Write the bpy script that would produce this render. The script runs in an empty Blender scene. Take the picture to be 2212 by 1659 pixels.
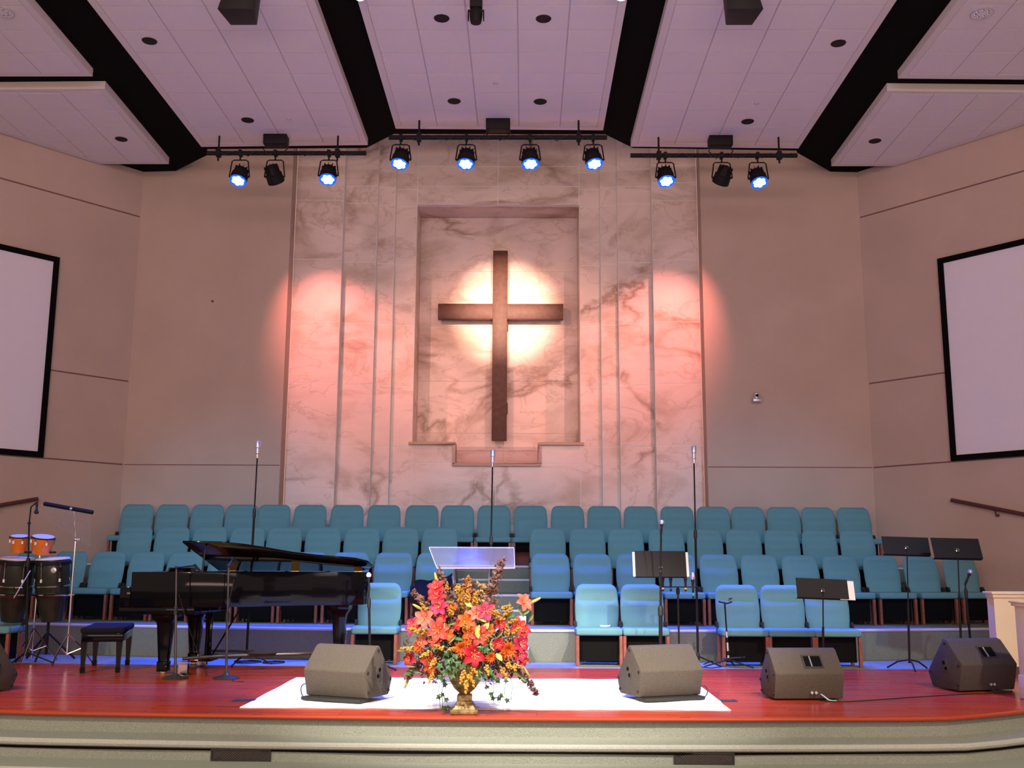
import bpy, bmesh, math, random
from mathutils import Vector, Matrix
from math import sin, cos, pi, radians, atan2, sqrt
random.seed(7)
scn = bpy.context.scene
C = scn.collection
V = Vector

# ------------------------------------------------------------------ camera
FPX, W_PX, H_PX = 2225.0, 2212.0, 1659.0
CAM = V((0.44, 0.0, 1.26))
_p, _y, _r = radians(9.79), radians(0.72), radians(0.3)
FWD = V((-sin(_y)*cos(_p), cos(_y)*cos(_p), sin(_p)))
RIGHT0 = V((cos(_y), sin(_y), 0)); UP0 = RIGHT0.cross(FWD)
IX = RIGHT0*cos(_r) + UP0*sin(_r); IY = UP0*cos(_r) - RIGHT0*sin(_r)
cam = bpy.data.cameras.new('camera'); cam_o = bpy.data.objects.new('camera', cam); C.objects.link(cam_o)
M3 = Matrix((IX, IY, -FWD)).transposed()
cam_o.matrix_world = Matrix.Translation(CAM) @ M3.to_4x4()
cam.sensor_fit = 'HORIZONTAL'; cam.sensor_width = 36.0; cam.lens = 36.0*FPX/W_PX
cam.clip_start = 0.1; cam.clip_end = 200
scn.camera = cam_o
def ray(px, py): return FWD + IX*((px-W_PX/2)/FPX) - IY*((py-H_PX/2)/FPX)
def at(px, py, Y):
    d = ray(px, py); return CAM + d*(Y/d.y)
def fl(px, py, z=0.0):
    d = ray(px, py); return CAM + d*((z-CAM.z)/d.z)

# ------------------------------------------------------------------ world, exposure, fill and stage lights
scn.view_settings.view_transform = 'Standard'; scn.view_settings.look = 'None'
scn.view_settings.gamma = 1.0; scn.view_settings.exposure = 0.0
scn.view_settings.use_curve_mapping = False
wd = bpy.data.worlds.new('hall'); scn.world = wd; wd.use_nodes = True
wd.node_tree.nodes['Background'].inputs[0].default_value = (1.0, 0.68, 0.60, 1)
wd.node_tree.nodes['Background'].inputs[1].default_value = 0.8

def spot(loc, target, watts, col, deg, blend=0.4, rad=0.08, parent=None, name='spot'):
    l = bpy.data.lights.new(name, 'SPOT'); l.energy = watts; l.color = col
    l.spot_size = radians(deg); l.spot_blend = blend; l.shadow_soft_size = rad
    o = bpy.data.objects.new(name, l); C.objects.link(o)
    o.rotation_euler = (V(target)-V(loc)).to_track_quat('-Z', 'Y').to_euler()
    if parent is not None:
        o.parent = parent; o.location = V(loc)-parent.location
    else: o.location = loc
    return o
# unseen area fill added behind the camera to brighten the walls
al = bpy.data.lights.new('hall_fill', 'AREA'); al.shape = 'RECTANGLE'; al.size = 16; al.size_y = 2.5; al.energy = 640; al.color = (1.0, 0.74, 0.82)
alo = bpy.data.objects.new('hall_fill', al); C.objects.link(alo); alo.location = (0, -1.5, 7.6)
alo.rotation_euler = (V((0, 18, 4.5))-V((0, -1.5, 7.6))).to_track_quat('-Z', 'Y').to_euler()
ul = bpy.data.lights.new('ceiling_fill', 'AREA'); ul.shape = 'RECTANGLE'; ul.size = 14; ul.size_y = 1.0; ul.energy = 620; ul.color = (1.0, 0.66, 0.52)  # second unseen fill, added to warm and brighten the ceiling
ulo = bpy.data.objects.new('ceiling_fill', ul); C.objects.link(ulo); ulo.location = (0, -3.0, 2.6)
ulo.rotation_euler = (V((0, 12, 8.0))-V((0, -3, 2.6))).to_track_quat('-Z', 'Y').to_euler()
WHT = (1.0, 0.93, 0.84)
# front stage lights hanging over the seats, outside the frame
spot((-3.2, 3.5, 7.9), (0.2, 10.6, 0.2), 5900, WHT, 27, 0.5, 0.12, name='front_light')
spot((4.0, 3.5, 7.9), (0.5, 10.8, 0.2), 5900, WHT, 29, 0.5, 0.12, name='front_light')
spot((-6.0, 3.0, 7.9), (-3.0, 9.8, 0.0), 3000, (1.0, 0.84, 0.66), 46, 0.8, 0.15, name='front_wash')
spot((6.5, 3.0, 7.9), (3.8, 9.8, 0.0), 3000, (1.0, 0.84, 0.66), 46, 0.8, 0.15, name='front_wash')
spot((0.0, 2.0, 7.9), (0.0, 7.6, -0.3), 900, (0.95, 1.0, 0.74), 75, 0.9, 0.2, name='front_wash')
# unseen cool spots added to lift the choir seats
for x_, tx_ in ((-5, -4.4), (0.5, 0.0), (5.5, 4.4)):
    spot((x_, 3.2, 7.9), (tx_, 16.0, 1.5), 2500, (0.05, 0.48, 1.0), 26, 1.0, 0.12, name='choir_fill')
# spots from the house bar on the cross
spot((-4.2, 10.5, 7.9), (0.05, 19.0, 4.9), 1500, (1.0, 0.44, 0.32), 30, 1.0, 0.05, name='cross_light')
spot((4.4, 10.5, 7.9), (0.05, 19.0, 4.9), 1500, (1.0, 0.44, 0.32), 30, 1.0, 0.05, name='cross_light')
spot((-1.4, 10.2, 7.8), (0.05, 19.2, 5.98), 6000, (1.0, 0.60, 0.44), 14.5, 1.0, 0.05, name='cross_light')
spot((1.6, 10.2, 7.8), (0.05, 19.2, 5.98), 6000, (1.0, 0.60, 0.44), 14.5, 1.0, 0.05, name='cross_light')

# ------------------------------------------------------------------ helpers
class MB:
    def __init__(s): s.v = []; s.f = []; s.mi = []
    def add(s, vs, fs, M=None, mi=0):
        n = len(s.v)
        for p in vs:
            p = V(p); s.v.append(M @ p if M is not None else p)
        for f in fs: s.f.append([i+n for i in f]); s.mi.append(mi)
        return s
    def box(s, x0, x1, y0, y1, z0, z1, M=None, mi=0):
        vs = [(x, y, z) for x in (x0, x1) for y in (y0, y1) for z in (z0, z1)]
        return s.add(vs, [(0,1,3,2), (4,6,7,5), (0,4,5,1), (2,3,7,6), (0,2,6,4), (1,5,7,3)], M, mi)
    def prism(s, poly, z0, z1, M=None, mi=0):
        a = sum(poly[i][0]*poly[(i+1) % len(poly)][1]-poly[(i+1) % len(poly)][0]*poly[i][1] for i in range(len(poly)))
        if a < 0: poly = poly[::-1]
        n = len(poly)
        vs = [(p[0], p[1], z0) for p in poly] + [(p[0], p[1], z1) for p in poly]
        fs = [tuple(range(n-1, -1, -1)), tuple(range(n, 2*n))] + [(i, (i+1) % n, n+(i+1) % n, n+i) for i in range(n)]
        return s.add(vs, fs, M, mi)
    def tube(s, pts, r, n=8, cap=True, mi=0, M=None):
        pts = [V(p) for p in pts]; k = len(pts)
        rs = r if isinstance(r, (list, tuple)) else [r]*k
        vs = []; ref = None
        for i, p in enumerate(pts):
            t = (pts[min(i+1, k-1)]-pts[max(i-1, 0)])
            t = t.normalized() if t.length > 1e-9 else V((0, 0, 1))
            if ref is None: ref = V((1, 0, 0)) if abs(t.x) < 0.8 else V((0, 1, 0))
            u = (ref - t*ref.dot(t)); u = u.normalized() if u.length > 1e-6 else t.orthogonal().normalized()
            w = t.cross(u); ref = u
            for j in range(n):
                a = 2*pi*j/n; vs.append(p + (u*cos(a)+w*sin(a))*rs[i])
        fs = []
        for i in range(k-1):
            for j in range(n):
                j2 = (j+1) % n; fs.append((i*n+j, i*n+j2, (i+1)*n+j2, (i+1)*n+j))
        if cap: fs += [tuple(range(n-1, -1, -1)), tuple((k-1)*n+j for j in range(n))]
        return s.add(vs, fs, M, mi)
    def lathe(s, prof, n=20, M=None, mi=0, cap=True):
        vs = []; k = len(prof)
        for r, z in prof:
            for j in range(n):
                a = 2*pi*j/n; vs.append((r*cos(a), r*sin(a), z))
        fs = [(i*n+j, i*n+(j+1) % n, (i+1)*n+(j+1) % n, (i+1)*n+j) for i in range(k-1) for j in range(n)]
        if cap: fs += [tuple(range(n-1, -1, -1)), tuple((k-1)*n+j for j in range(n))]
        return s.add(vs, fs, M, mi)
    def ball(s, c, r, n=10, m=6, sc=(1, 1, 1), M=None, mi=0):
        c = V(c); prof = [(max(1e-4, sin(pi*i/m)), -cos(pi*i/m)) for i in range(m+1)]
        T = Matrix.Translation(c) @ Matrix.Diagonal((r*sc[0], r*sc[1], r*sc[2], 1))
        return s.lathe(prof, n, (M @ T) if M is not None else T, mi, True)
    def grid(s, fn, nu, nv, M=None, mi=0, flip=False):
        vs = [fn(i/nu, j/nv) for i in range(nu+1) for j in range(nv+1)]
        fs = []
        for i in range(nu):
            for j in range(nv):
                q = (i*(nv+1)+j, (i+1)*(nv+1)+j, (i+1)*(nv+1)+j+1, i*(nv+1)+j+1)
                fs.append(q[::-1] if flip else q)
        return s.add(vs, fs, M, mi)
    def mesh(s, name, mats, bevel=0.0, smooth=True, off=None, seg=2, angle=35, solid=0):
        me = bpy.data.meshes.new(name)
        vs = [v-off for v in s.v] if off is not None else s.v
        me.from_pydata([tuple(v) for v in vs], [], s.f)
        if not isinstance(mats, (list, tuple)): mats = [mats]
        for m in mats: me.materials.append(m)
        if len(mats) > 1: me.polygons.foreach_set('material_index', s.mi)
        bm = bmesh.new(); bm.from_mesh(me)
        if solid: bmesh.ops.solidify(bm, geom=bm.faces[:], thickness=solid)
        if bevel:
            bmesh.ops.remove_doubles(bm, verts=bm.verts, dist=1e-5)
            es = [e for e in bm.edges if len(e.link_faces) == 2 and e.calc_face_angle(0) > 0.5]
            bmesh.ops.bevel(bm, geom=es, offset=bevel, segments=seg, profile=0.5, affect='EDGES', clamp_overlap=True)
        bmesh.ops.recalc_face_normals(bm, faces=bm.faces)
        bm.to_mesh(me); bm.free()
        if smooth:
            me.shade_smooth()
            me.set_sharp_from_angle(angle=radians(angle))
        me.update()
        return me
    def build(s, name, mats, parent=None, w=False, **k):
        off = None
        if w and parent is not None:
            off = V((0, 0, 0)); q = parent
            while q is not None: off += q.location; q = q.parent
        me = s.mesh(name, mats, off=off, **k)
        o = bpy.data.objects.new(name, me); C.objects.link(o)
        if parent is not None: o.parent = parent
        return o
def tag(o, label=None, cat=None, group=None, kind=None):
    if label: o['label'] = label
    if cat: o['category'] = cat
    if group: o['group'] = group
    if kind: o['kind'] = kind
    return o
def thing(name, label, cat, loc=(0, 0, 0), rz=0.0, group=None):
    o = bpy.data.objects.new(name, None); C.objects.link(o); o.location = loc; o.rotation_euler = (0, 0, rz)
    o.empty_display_size = 0.1
    return tag(o, label, cat, group)
def struct(name, mb, mat, label=None, **k):
    o = mb.build(name, mat, **k); o['kind'] = 'structure'
    if label: o['label'] = label
    return o
def dup(root, loc=None, rz=None, label=None, group=None):
    r = root.copy(); C.objects.link(r)
    if loc is not None: r.location = loc
    if rz is not None: r.rotation_euler = (0, 0, rz)
    if label: r['label'] = label
    if group: r['group'] = group
    for ch in list(root.children):
        c = ch.copy(); C.objects.link(c); c.parent = r
        if ch.type == 'LIGHT': c.data = ch.data.copy()
        for g in list(ch.children):
            d = g.copy(); C.objects.link(d); d.parent = c
    return r
def place(mesh, name, parent, M, label=None):
    o = bpy.data.objects.new(name, mesh); C.objects.link(o); o.parent = parent; o.matrix_local = M
    if label: o['label'] = label
    return o
def RZ(a): return Matrix.Rotation(a, 4, 'Z')
def RX(a): return Matrix.Rotation(a, 4, 'X')
def RY(a): return Matrix.Rotation(a, 4, 'Y')
def T(*a): return Matrix.Translation(V(a) if len(a) == 3 else V(a[0]))
def ORD(i): return ['first', 'second', 'third', 'fourth', 'fifth', 'sixth', 'seventh', 'eighth', 'ninth', 'tenth', 'eleventh', 'twelfth',
    'thirteenth', 'fourteenth', 'fifteenth', 'sixteenth', 'seventeenth', 'eighteenth', 'nineteenth', 'twentieth', 'twenty-first', 'twenty-second'][i]

# ------------------------------------------------------------------ materials
def mat(name, col, rough=0.6, metal=0.0, spec=0.5, noise=None, bump=None, emit=None, alpha=None, trans=0.0, ior=1.45, coat=0.0):
    """noise=(scale, amount) varies the colour; bump=(scale, strength) gives fine relief"""
    m = bpy.data.materials.new(name); m.use_nodes = True
    nt = m.node_tree; b = nt.nodes['Principled BSDF']
    b.inputs['Base Color'].default_value = (*col, 1); b.inputs['Roughness'].default_value = rough
    b.inputs['Metallic'].default_value = metal; b.inputs['Specular IOR Level'].default_value = spec
    b.inputs['IOR'].default_value = ior; b.inputs['Transmission Weight'].default_value = trans
    b.inputs['Coat Weight'].default_value = coat
    tc = nt.nodes.new('ShaderNodeTexCoord')
    if noise:
        n = nt.nodes.new('ShaderNodeTexNoise'); n.inputs['Scale'].default_value = noise[0]; n.inputs['Detail'].default_value = 4
        nt.links.new(tc.outputs['Object'], n.inputs['Vector'])
        r = nt.nodes.new('ShaderNodeValToRGB'); a = noise[1]
        r.color_ramp.elements[0].position = 0.3; r.color_ramp.elements[1].position = 0.7
        r.color_ramp.elements[0].color = (*[c*(1-a) for c in col], 1); r.color_ramp.elements[1].color = (*[min(1, c*(1+a)) for c in col], 1)
        nt.links.new(n.outputs['Fac'], r.inputs['Fac']); nt.links.new(r.outputs['Color'], b.inputs['Base Color'])
    if bump:
        n2 = nt.nodes.new('ShaderNodeTexNoise'); n2.inputs['Scale'].default_value = bump[0]; n2.inputs['Detail'].default_value = 3
        nt.links.new(tc.outputs['Object'], n2.inputs['Vector'])
        bp = nt.nodes.new('ShaderNodeBump'); bp.inputs['Strength'].default_value = bump[1]; bp.inputs['Distance'].default_value = 0.01
        nt.links.new(n2.outputs['Fac'], bp.inputs['Height']); nt.links.new(bp.outputs['Normal'], b.inputs['Normal'])
    if emit:
        b.inputs['Emission Color'].default_value = (*emit[0], 1); b.inputs['Emission Strength'].default_value = emit[1]
    return m
def marble(name, base, vein, dark):
    m = bpy.data.materials.new(name); m.use_nodes = True; nt = m.node_tree; N = nt.nodes; L = nt.links
    b = N['Principled BSDF']; b.inputs['Roughness'].default_value = 0.42
    tc = N.new('ShaderNodeTexCoord'); mp = N.new('ShaderNodeMapping')
    mp.inputs['Rotation'].default_value = (0, 0.7, 0); mp.inputs['Scale'].default_value = (0.75, 1.0, 1.35); L.new(tc.outputs['Object'], mp.inputs['Vector'])
    def noise(scale, detail, dist, rough=0.55):
        n = N.new('ShaderNodeTexNoise'); n.inputs['Scale'].default_value = scale; n.inputs['Detail'].default_value = detail
        n.inputs['Distortion'].default_value = dist; n.inputs['Roughness'].default_value = rough
        L.new(mp.outputs[0], n.inputs['Vector']); return n
    def ramp(src, pts):
        r = N.new('ShaderNodeValToRGB'); e = r.color_ramp.elements
        while len(e) < len(pts): e.new(0.5)
        for i, (p, c) in enumerate(pts): e[i].position = p; e[i].color = (*c, 1) if len(c) == 3 else c
        L.new(src, r.inputs['Fac']); return r
    def ridge(n, width):
        a = N.new('ShaderNodeMath'); a.operation = 'SUBTRACT'; L.new(n.outputs['Fac'], a.inputs[0]); a.inputs[1].default_value = 0.5
        c = N.new('ShaderNodeMath'); c.operation = 'ABSOLUTE'; L.new(a.outputs[0], c.inputs[0])
        return ramp(c.outputs[0], [(0.0, (1, 1, 1)), (width*0.35, (0.6, 0.6, 0.6)), (width, (0, 0, 0))])
    cloud = ramp(noise(1.3, 5, 0.6).outputs['Fac'], [(0.28, (base[0]*0.74, base[1]*0.70, base[2]*0.62)), (0.5, base), (0.74, tuple(min(1, c*1.12) for c in base))])
    mask = ramp(noise(0.8, 2, 0.3).outputs['Fac'], [(0.40, (0.12,)*3), (0.58, (1, 1, 1))])
    v1 = ridge(noise(0.42, 6, 0.5, 0.52), 0.032); v2 = ridge(noise(1.1, 5, 0.6, 0.55), 0.016)
    def mix(f, a, bb, mode='MIX'):
        x = N.new('ShaderNodeMix'); x.data_type = 'RGBA'; x.blend_type = mode
        if isinstance(f, float): x.inputs[0].default_value = f
        else: L.new(f, x.inputs[0])
        if isinstance(a, tuple): x.inputs[6].default_value = (*a, 1)
        else: L.new(a, x.inputs[6])
        if isinstance(bb, tuple): x.inputs[7].default_value = (*bb, 1)
        else: L.new(bb, x.inputs[7])
        return x.outputs[2]
    m1 = mix(1.0, v1.outputs['Color'], mask.outputs['Color'], 'MULTIPLY')
    f1 = N.new('ShaderNodeMath'); f1.operation = 'MULTIPLY'; L.new(m1, f1.inputs[0]); f1.inputs[1].default_value = 0.85
    f2 = N.new('ShaderNodeMath'); f2.operation = 'MULTIPLY'; L.new(v2.outputs['Color'], f2.inputs[0]); f2.inputs[1].default_value = 0.40
    c1 = mix(f2.outputs[0], cloud.outputs['Color'], vein)
    c2 = mix(f1.outputs[0], c1, dark)
    L.new(c2, b.inputs['Base Color'])
    return m
def wood_floor(name):
    m = bpy.data.materials.new(name); m.use_nodes = True; nt = m.node_tree; N = nt.nodes; L = nt.links
    b = N['Principled BSDF']; b.inputs['Roughness'].default_value = 0.24; b.inputs['Specular IOR Level'].default_value = 0.09
    tc = N.new('ShaderNodeTexCoord'); mp = N.new('ShaderNodeMapping'); mp.inputs['Scale'].default_value = (0.7, 12, 1)
    L.new(tc.outputs['Object'], mp.inputs['Vector'])
    n = N.new('ShaderNodeTexNoise'); n.inputs['Scale'].default_value = 1.2; n.inputs['Detail'].default_value = 5; L.new(mp.outputs[0], n.inputs['Vector'])
    br = N.new('ShaderNodeTexBrick'); br.inputs['Scale'].default_value = 1.0; br.inputs['Brick Width'].default_value = 1.1; br.inputs['Row Height'].default_value = 0.083
    br.inputs['Mortar Size'].default_value = 0.002; br.inputs['Color1'].default_value = (0.35, 0.038, 0.018, 1); br.inputs['Color2'].default_value = (0.42, 0.052, 0.022, 1)
    br.inputs['Mortar'].default_value = (0.12, 0.015, 0.008, 1); L.new(tc.outputs['Object'], br.inputs['Vector'])
    r = N.new('ShaderNodeValToRGB'); r.color_ramp.elements[0].color = (0.88, 0.88, 0.88, 1); r.color_ramp.elements[1].color = (1.12, 1.12, 1.12, 1)
    r.color_ramp.elements[0].position = 0.35; r.color_ramp.elements[1].position = 0.65; L.new(n.outputs['Fac'], r.inputs['Fac'])
    x = N.new('ShaderNodeMix'); x.data_type = 'RGBA'; x.blend_type = 'MULTIPLY'; x.inputs[0].default_value = 1
    L.new(br.outputs['Color'], x.inputs[6]); L.new(r.outputs['Color'], x.inputs[7]); L.new(x.outputs[2], b.inputs['Base Color'])
    return m
def fabric(name, col, sc=260, amt=0.25, strength=0.35):
    return mat(name, col, 0.95, spec=0.15, noise=(sc, amt), bump=(sc, strength))
M = dict(
    wall=mat('wall_paint', (0.54, 0.42, 0.34), 0.85, spec=0.2, noise=(1.1, 0.05), bump=(90, 0.12)),
    tile=mat('ceiling_tile_white', (0.84, 0.80, 0.80), 0.95, spec=0.1, noise=(120, 0.04), bump=(150, 0.15)),
    tbar=mat('ceiling_grid', (0.58, 0.52, 0.54), 0.8, spec=0.1),
    cloudtrim=mat('cloud_trim', (0.78, 0.74, 0.72), 0.7),
    black=mat('black_paint', (0.004, 0.004, 0.004), 0.9, spec=0.1),
    marble=marble('faux_marble', (0.76, 0.62, 0.54), (0.46, 0.31, 0.21), (0.33, 0.20, 0.12)),
    grout=mat('grout', (0.85, 0.82, 0.78), 0.8),
    moulding=mat('tan_moulding', (0.50, 0.34, 0.26), 0.5),
    wood=wood_floor('cherry_floor'), nosing=mat('cherry_nosing', (0.30, 0.045, 0.02), 0.25, spec=0.4),
    carpet=fabric('grey_green_carpet', (0.215, 0.232, 0.190), 130, 0.22, 0.5),
    carpet_n=fabric('carpet_nosing', (0.31, 0.32, 0.28), 130, 0.15, 0.4),
    lit_edge=mat('lit_nosing_tint', (0.62, 0.62, 0.66), 0.5),  # nosing coloured pale for the light its edge catches
    chair=fabric('teal_upholstery', (0.135, 0.305, 0.33), 220, 0.10, 0.25),
    cwood=mat('reddish_wood', (0.26, 0.085, 0.055), 0.4, noise=(30, 0.2)),
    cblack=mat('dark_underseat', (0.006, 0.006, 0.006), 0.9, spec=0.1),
    maroon=mat('maroon_panel', (0.20, 0.02, 0.02), 0.5),
    piano=mat('black_lacquer', (0.003, 0.003, 0.004), 0.08, spec=0.18),
    bmetal=mat('black_metal', (0.010, 0.008, 0.009), 0.6, spec=0.25), bplastic=mat('black_plastic', (0.012, 0.012, 0.012), 0.6),
    dkmetal=mat('dark_grey_metal', (0.09, 0.085, 0.08), 0.35, metal=0.6),
    chrome=mat('chrome', (0.75, 0.75, 0.78), 0.12, metal=1.0), silver=mat('silver_grille', (0.62, 0.62, 0.66), 0.35, metal=0.7),
    brass=mat('brass', (0.75, 0.5, 0.15), 0.25, metal=1.0), gold_iron=mat('bronze_plate', (0.45, 0.20, 0.07), 0.35, metal=0.8),
    spk=mat('speaker_carpet', (0.085, 0.072, 0.058), 0.85, spec=0.2, noise=(180, 0.3), bump=(200, 0.4)),
    spk2=mat('dark_speaker_coat', (0.060, 0.052, 0.045), 0.75, spec=0.25, noise=(180, 0.3), bump=(200, 0.4)),
    rug=fabric('cream_rug', (0.86, 0.85, 0.80), 60, 0.03, 0.3), white=mat('white_paper', (0.85, 0.84, 0.82), 0.7),
    screen=mat('projection_screen', (0.80, 0.77, 0.84), 0.9, spec=0.1), cross=mat('cross_wood', (0.080, 0.028, 0.015), 0.5, noise=(12, 0.25)),
    cream=mat('cream_paint', (0.78, 0.70, 0.50), 0.5), brownb=mat('brown_base', (0.10, 0.055, 0.035), 0.6),
    rail=mat('dark_rail_wood', (0.10, 0.035, 0.035), 0.4), groove=mat('reveal_strip', (0.20, 0.10, 0.09), 0.7),
    orange=mat('orange_lacquer', (0.80, 0.20, 0.02), 0.22, coat=0.6), skin=mat('drum_skin', (0.72, 0.66, 0.60), 0.6),
    conga=mat('dark_olive_shell', (0.022, 0.022, 0.014), 0.22, spec=0.4, noise=(9, 0.2)), rubber=mat('rubber', (0.01, 0.01, 0.01), 0.8),
    urn=mat('aged_gold_urn', (0.22, 0.15, 0.06), 0.5, metal=0.35, noise=(18, 0.5), bump=(30, 0.6)),
    led=mat('led_lens_blue', (0.02, 0.1, 0.5), 0.3, emit=((0.42, 0.78, 1.0), 7.0)), ledring=mat('led_rim_blue', (0.01, 0.03, 0.2), 0.3, emit=((0.0, 0.10, 1.0), 1.6)),
    ledr=mat('led_lens_red', (0.3, 0.02, 0.02), 0.3, emit=((1.0, 0.35, 0.32), 4.0)),
    lampw=mat('lamp_lens_white', (0.9, 0.9, 0.8), 0.3, emit=((0.95, 1.0, 0.85), 6.0)),
    can=mat('can_interior', (0.012, 0.006, 0.008), 0.8),
    acrylic=mat('clear_acrylic', (0.95, 0.90, 0.93), 0.08, trans=0.93, ior=1.3), acedge=mat('acrylic_edge', (0.95, 0.92, 0.95), 0.35, spec=0.6, emit=None),
    glass=mat('baptistery_glass', (0.80, 0.74, 0.74), 0.05, trans=1.0, ior=1.2),
    cable=mat('black_cable', (0.012, 0.012, 0.012), 0.6), cablew=mat('pale_cable', (0.5, 0.65, 0.75), 0.5),
    grille=mat('vent_mesh', (0.020, 0.016, 0.014), 0.6), ivory=mat('piano_keys', (0.8, 0.78, 0.7), 0.3),
    cloth=mat('black_cloth', (0.010, 0.009, 0.012), 0.9, spec=0.1),
)

# ------------------------------------------------------------------ the hall: floor, stage, tiers
def curve(y0, k, x0, x1, n=24, f=None):
    return [(x0+(x1-x0)*i/n, y0+k*(x0+(x1-x0)*i/n)**2 + (f(x0+(x1-x0)*i/n) if f else 0)) for i in range(n+1)]
struct('floor', MB().box(-20, 20, -6, 19.8, -0.66, -0.46), M['carpet'], 'grey carpeted hall floor below the stage steps')
ext = lambda x: max(0, abs(x)-3.9)**1.3*0.42
FY = lambda x: 8.84+0.011*x*x+ext(x)
fc = lambda dy: curve(8.84+dy, 0.011, -8, 8, 48, ext)
BND = curve(12.80, 0.006, -9, 9, 24)
st = struct('floor_stage', MB().prism(fc(0.006)+curve(12.80, 0.006, 8, -8, 24), -0.039, 0.0), M['wood'], 'polished cherry wood stage floor', smooth=False)
MB().prism(curve(12.80, 0.006, -9, 9, 24)+[(9, 19.5), (-9, 19.5)], -0.06, 0.001).build('carpet', M['carpet'], st, smooth=False)
MB().tube([(x, y+0.005, -0.020) for x, y in fc(0)], 0.019, 10).build('nosing', M['nosing'], st)
stp = struct('floor_stage_steps', MB().prism(fc(0.03)+[(8, 12), (-8, 12)], -0.46, -0.0395).prism(fc(-0.308)+[(8, 12), (-8, 12)], -0.46, -0.221).prism(fc(-0.31)+[(8, 12), (-8, 12)], -0.22, -0.165)
             .prism(fc(-0.665)+[(8, 12), (-8, 12)], -0.46, -0.371).prism(fc(-0.68)+[(8, 12), (-8, 12)], -0.37, -0.315),
             M['carpet'], 'grey green carpeted steps up to the stage', smooth=False)
for nm, dy, z in (('step_nosing', -0.315, -0.193), ('step_nosing', -0.685, -0.343)):
    MB().tube([(x, y, z) for x, y in fc(dy)], 0.029, 10).build(nm, M['carpet_n'], stp)
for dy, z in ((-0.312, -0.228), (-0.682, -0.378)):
    MB().tube([(x, y+0.004*sin(x*3.1), z+0.003*sin(x*2.3)) for x, y in fc(dy)], 0.013, 6).build('nosing_shade', M['black'], stp)  # black line drawn in for the shadow gap under each nosing
def vent(px0, px1, label):
    a = at(px0, 1628, 8.52); b = at(px1, 1628, 8.52)
    r = thing('floor_vent', label, 'vent', ((a.x+b.x)/2, FY((a.x+b.x)/2)-0.31, -0.314), 0, 'vents in the stage steps')
    w = (b.x-a.x)/2; h = 0.092
    MB().box(-w, w, -0.012, 0.0, 0.0, h).build('backing', M['grille'], r)
    f = MB()
    for s in (-1, 1): f.box(s*w-0.012 if s > 0 else -w, s*w if s > 0 else -w+0.012, -0.02, -0.012, 0, h)
    f.box(-w+.012, w-.012, -0.02, -0.012, 0, 0.01).box(-w+.012, w-.012, -0.02, -0.012, h-0.01, h); f.build('frame', M['bplastic'], r)
    g = MB(); n = 22
    for i in range(-4, n):
        x0 = -w+2*w*i/n
        for d in (1, -1):
            xa, xb = (x0, x0+h) if d > 0 else (x0+h, x0)
            xa2, za, xb2, zb = xa, 0, xb, h
            if min(xa, xb) < -w+0.01 or max(xa, xb) > w-0.01: continue
            g.tube([(xa2, -0.015, za+0.005), (xb2, -0.015, zb-0.005)], 0.003, 4)
    g.build('mesh_bars', mat('vent_wire', (0.05, 0.04, 0.035), 0.5), r)
vent(453, 583, 'dark mesh vent in the lower step below the left rug corner')
vent(1457, 1588, 'dark mesh vent in the lower step below the right floor speaker')

# choir tiers
def tier(name, y0, k, w, z0, z1, label):
    f = curve(y0, k, -w, w, 30)
    t = struct(name, MB().prism(f+[(w, 18.2 if z1 < 1.1 else 18.1), (-w, 18.2 if z1 < 1.1 else 18.1)], z0, z1), M['carpet'], label, smooth=False)
    MB().tube([(x, y-0.004, z1-0.016) for x, y in f], 0.019, 8).build('lit_nosing', M['lit_edge'], t)
    return t
tier('floor_riser', 13.62, 0.020, 8.6, 0.001, 0.40, 'lowest carpeted choir riser behind the stage')
tier('floor_riser.001', 14.98, 0.020, 7.25, 0.40, 0.80, 'middle carpeted choir riser')
tier('floor_riser.002', 16.12, 0.010, 6.55, 0.80, 1.20, 'top carpeted choir riser under the back row')
ais = thing('aisle_steps', 'grey carpeted centre aisle steps with edges tinted as brightly lit behind the lectern', 'steps', (0, 13.3, 0))
for (x0, x1, y0, y1, z0, z1) in ((-0.75, 0.50, 13.30, 13.61, 0.002, 0.20), (-0.55, 0.40, 14.62, 14.97, 0.401, 0.60), (-0.55, 0.53, 15.78, 16.11, 0.801, 1.0)):
    s = MB().box(x0, x1, y0, y1, z0, z1).build('step', M['carpet'], ais, w=True, smooth=False)
    MB().tube([(x0, y0-0.002, z1-0.014), (x1, y0-0.002, z1-0.014)], 0.019, 8).build('lit_nosing', M['lit_edge'], s, w=True)
for o in list(ais.children):
    pass

# ------------------------------------------------------------------ walls
HT = 9.8
DL = V((-0.637, -0.771, 0)); DR = V((0.637, -0.771, 0))
CL = V((-6.53, 17.8, 0)); CR = V((6.44, 17.8, 0))
struct('wall_back_left', MB().box(-6.9, -3.80, 17.8, 18.14, -0.46, HT), M['wall'], 'taupe back wall left of the marble')
struct('wall_back_right', MB().box(3.60, 6.9, 17.8, 18.14, -0.46, HT), M['wall'], 'taupe back wall right of the marble')
def sidewall(name, c, d, label):
    n = V((-d.y, d.x, 0)); n = n if n.dot(V((0, -1, 0)))*0 + n.x*(-c.x) < 0 else -n      # n points outwards
    e = c + d*22
    o = MB().prism([(c.x, c.y), (e.x, e.y), (e.x+n.x*.3, e.y+n.y*.3), (c.x+n.x*.3, c.y+n.y*.3)], -0.46, HT)
    return struct(name, o, M['wall'], label)
WL = sidewall('wall_left', CL, DL, 'angled taupe side wall on the left')
WR = sidewall('wall_right', CR, DR, 'angled taupe side wall on the right')
def inward(c): return V((0.771, -0.637, 0)) if c.x < 0 else V((-0.771, -0.637, 0))
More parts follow.
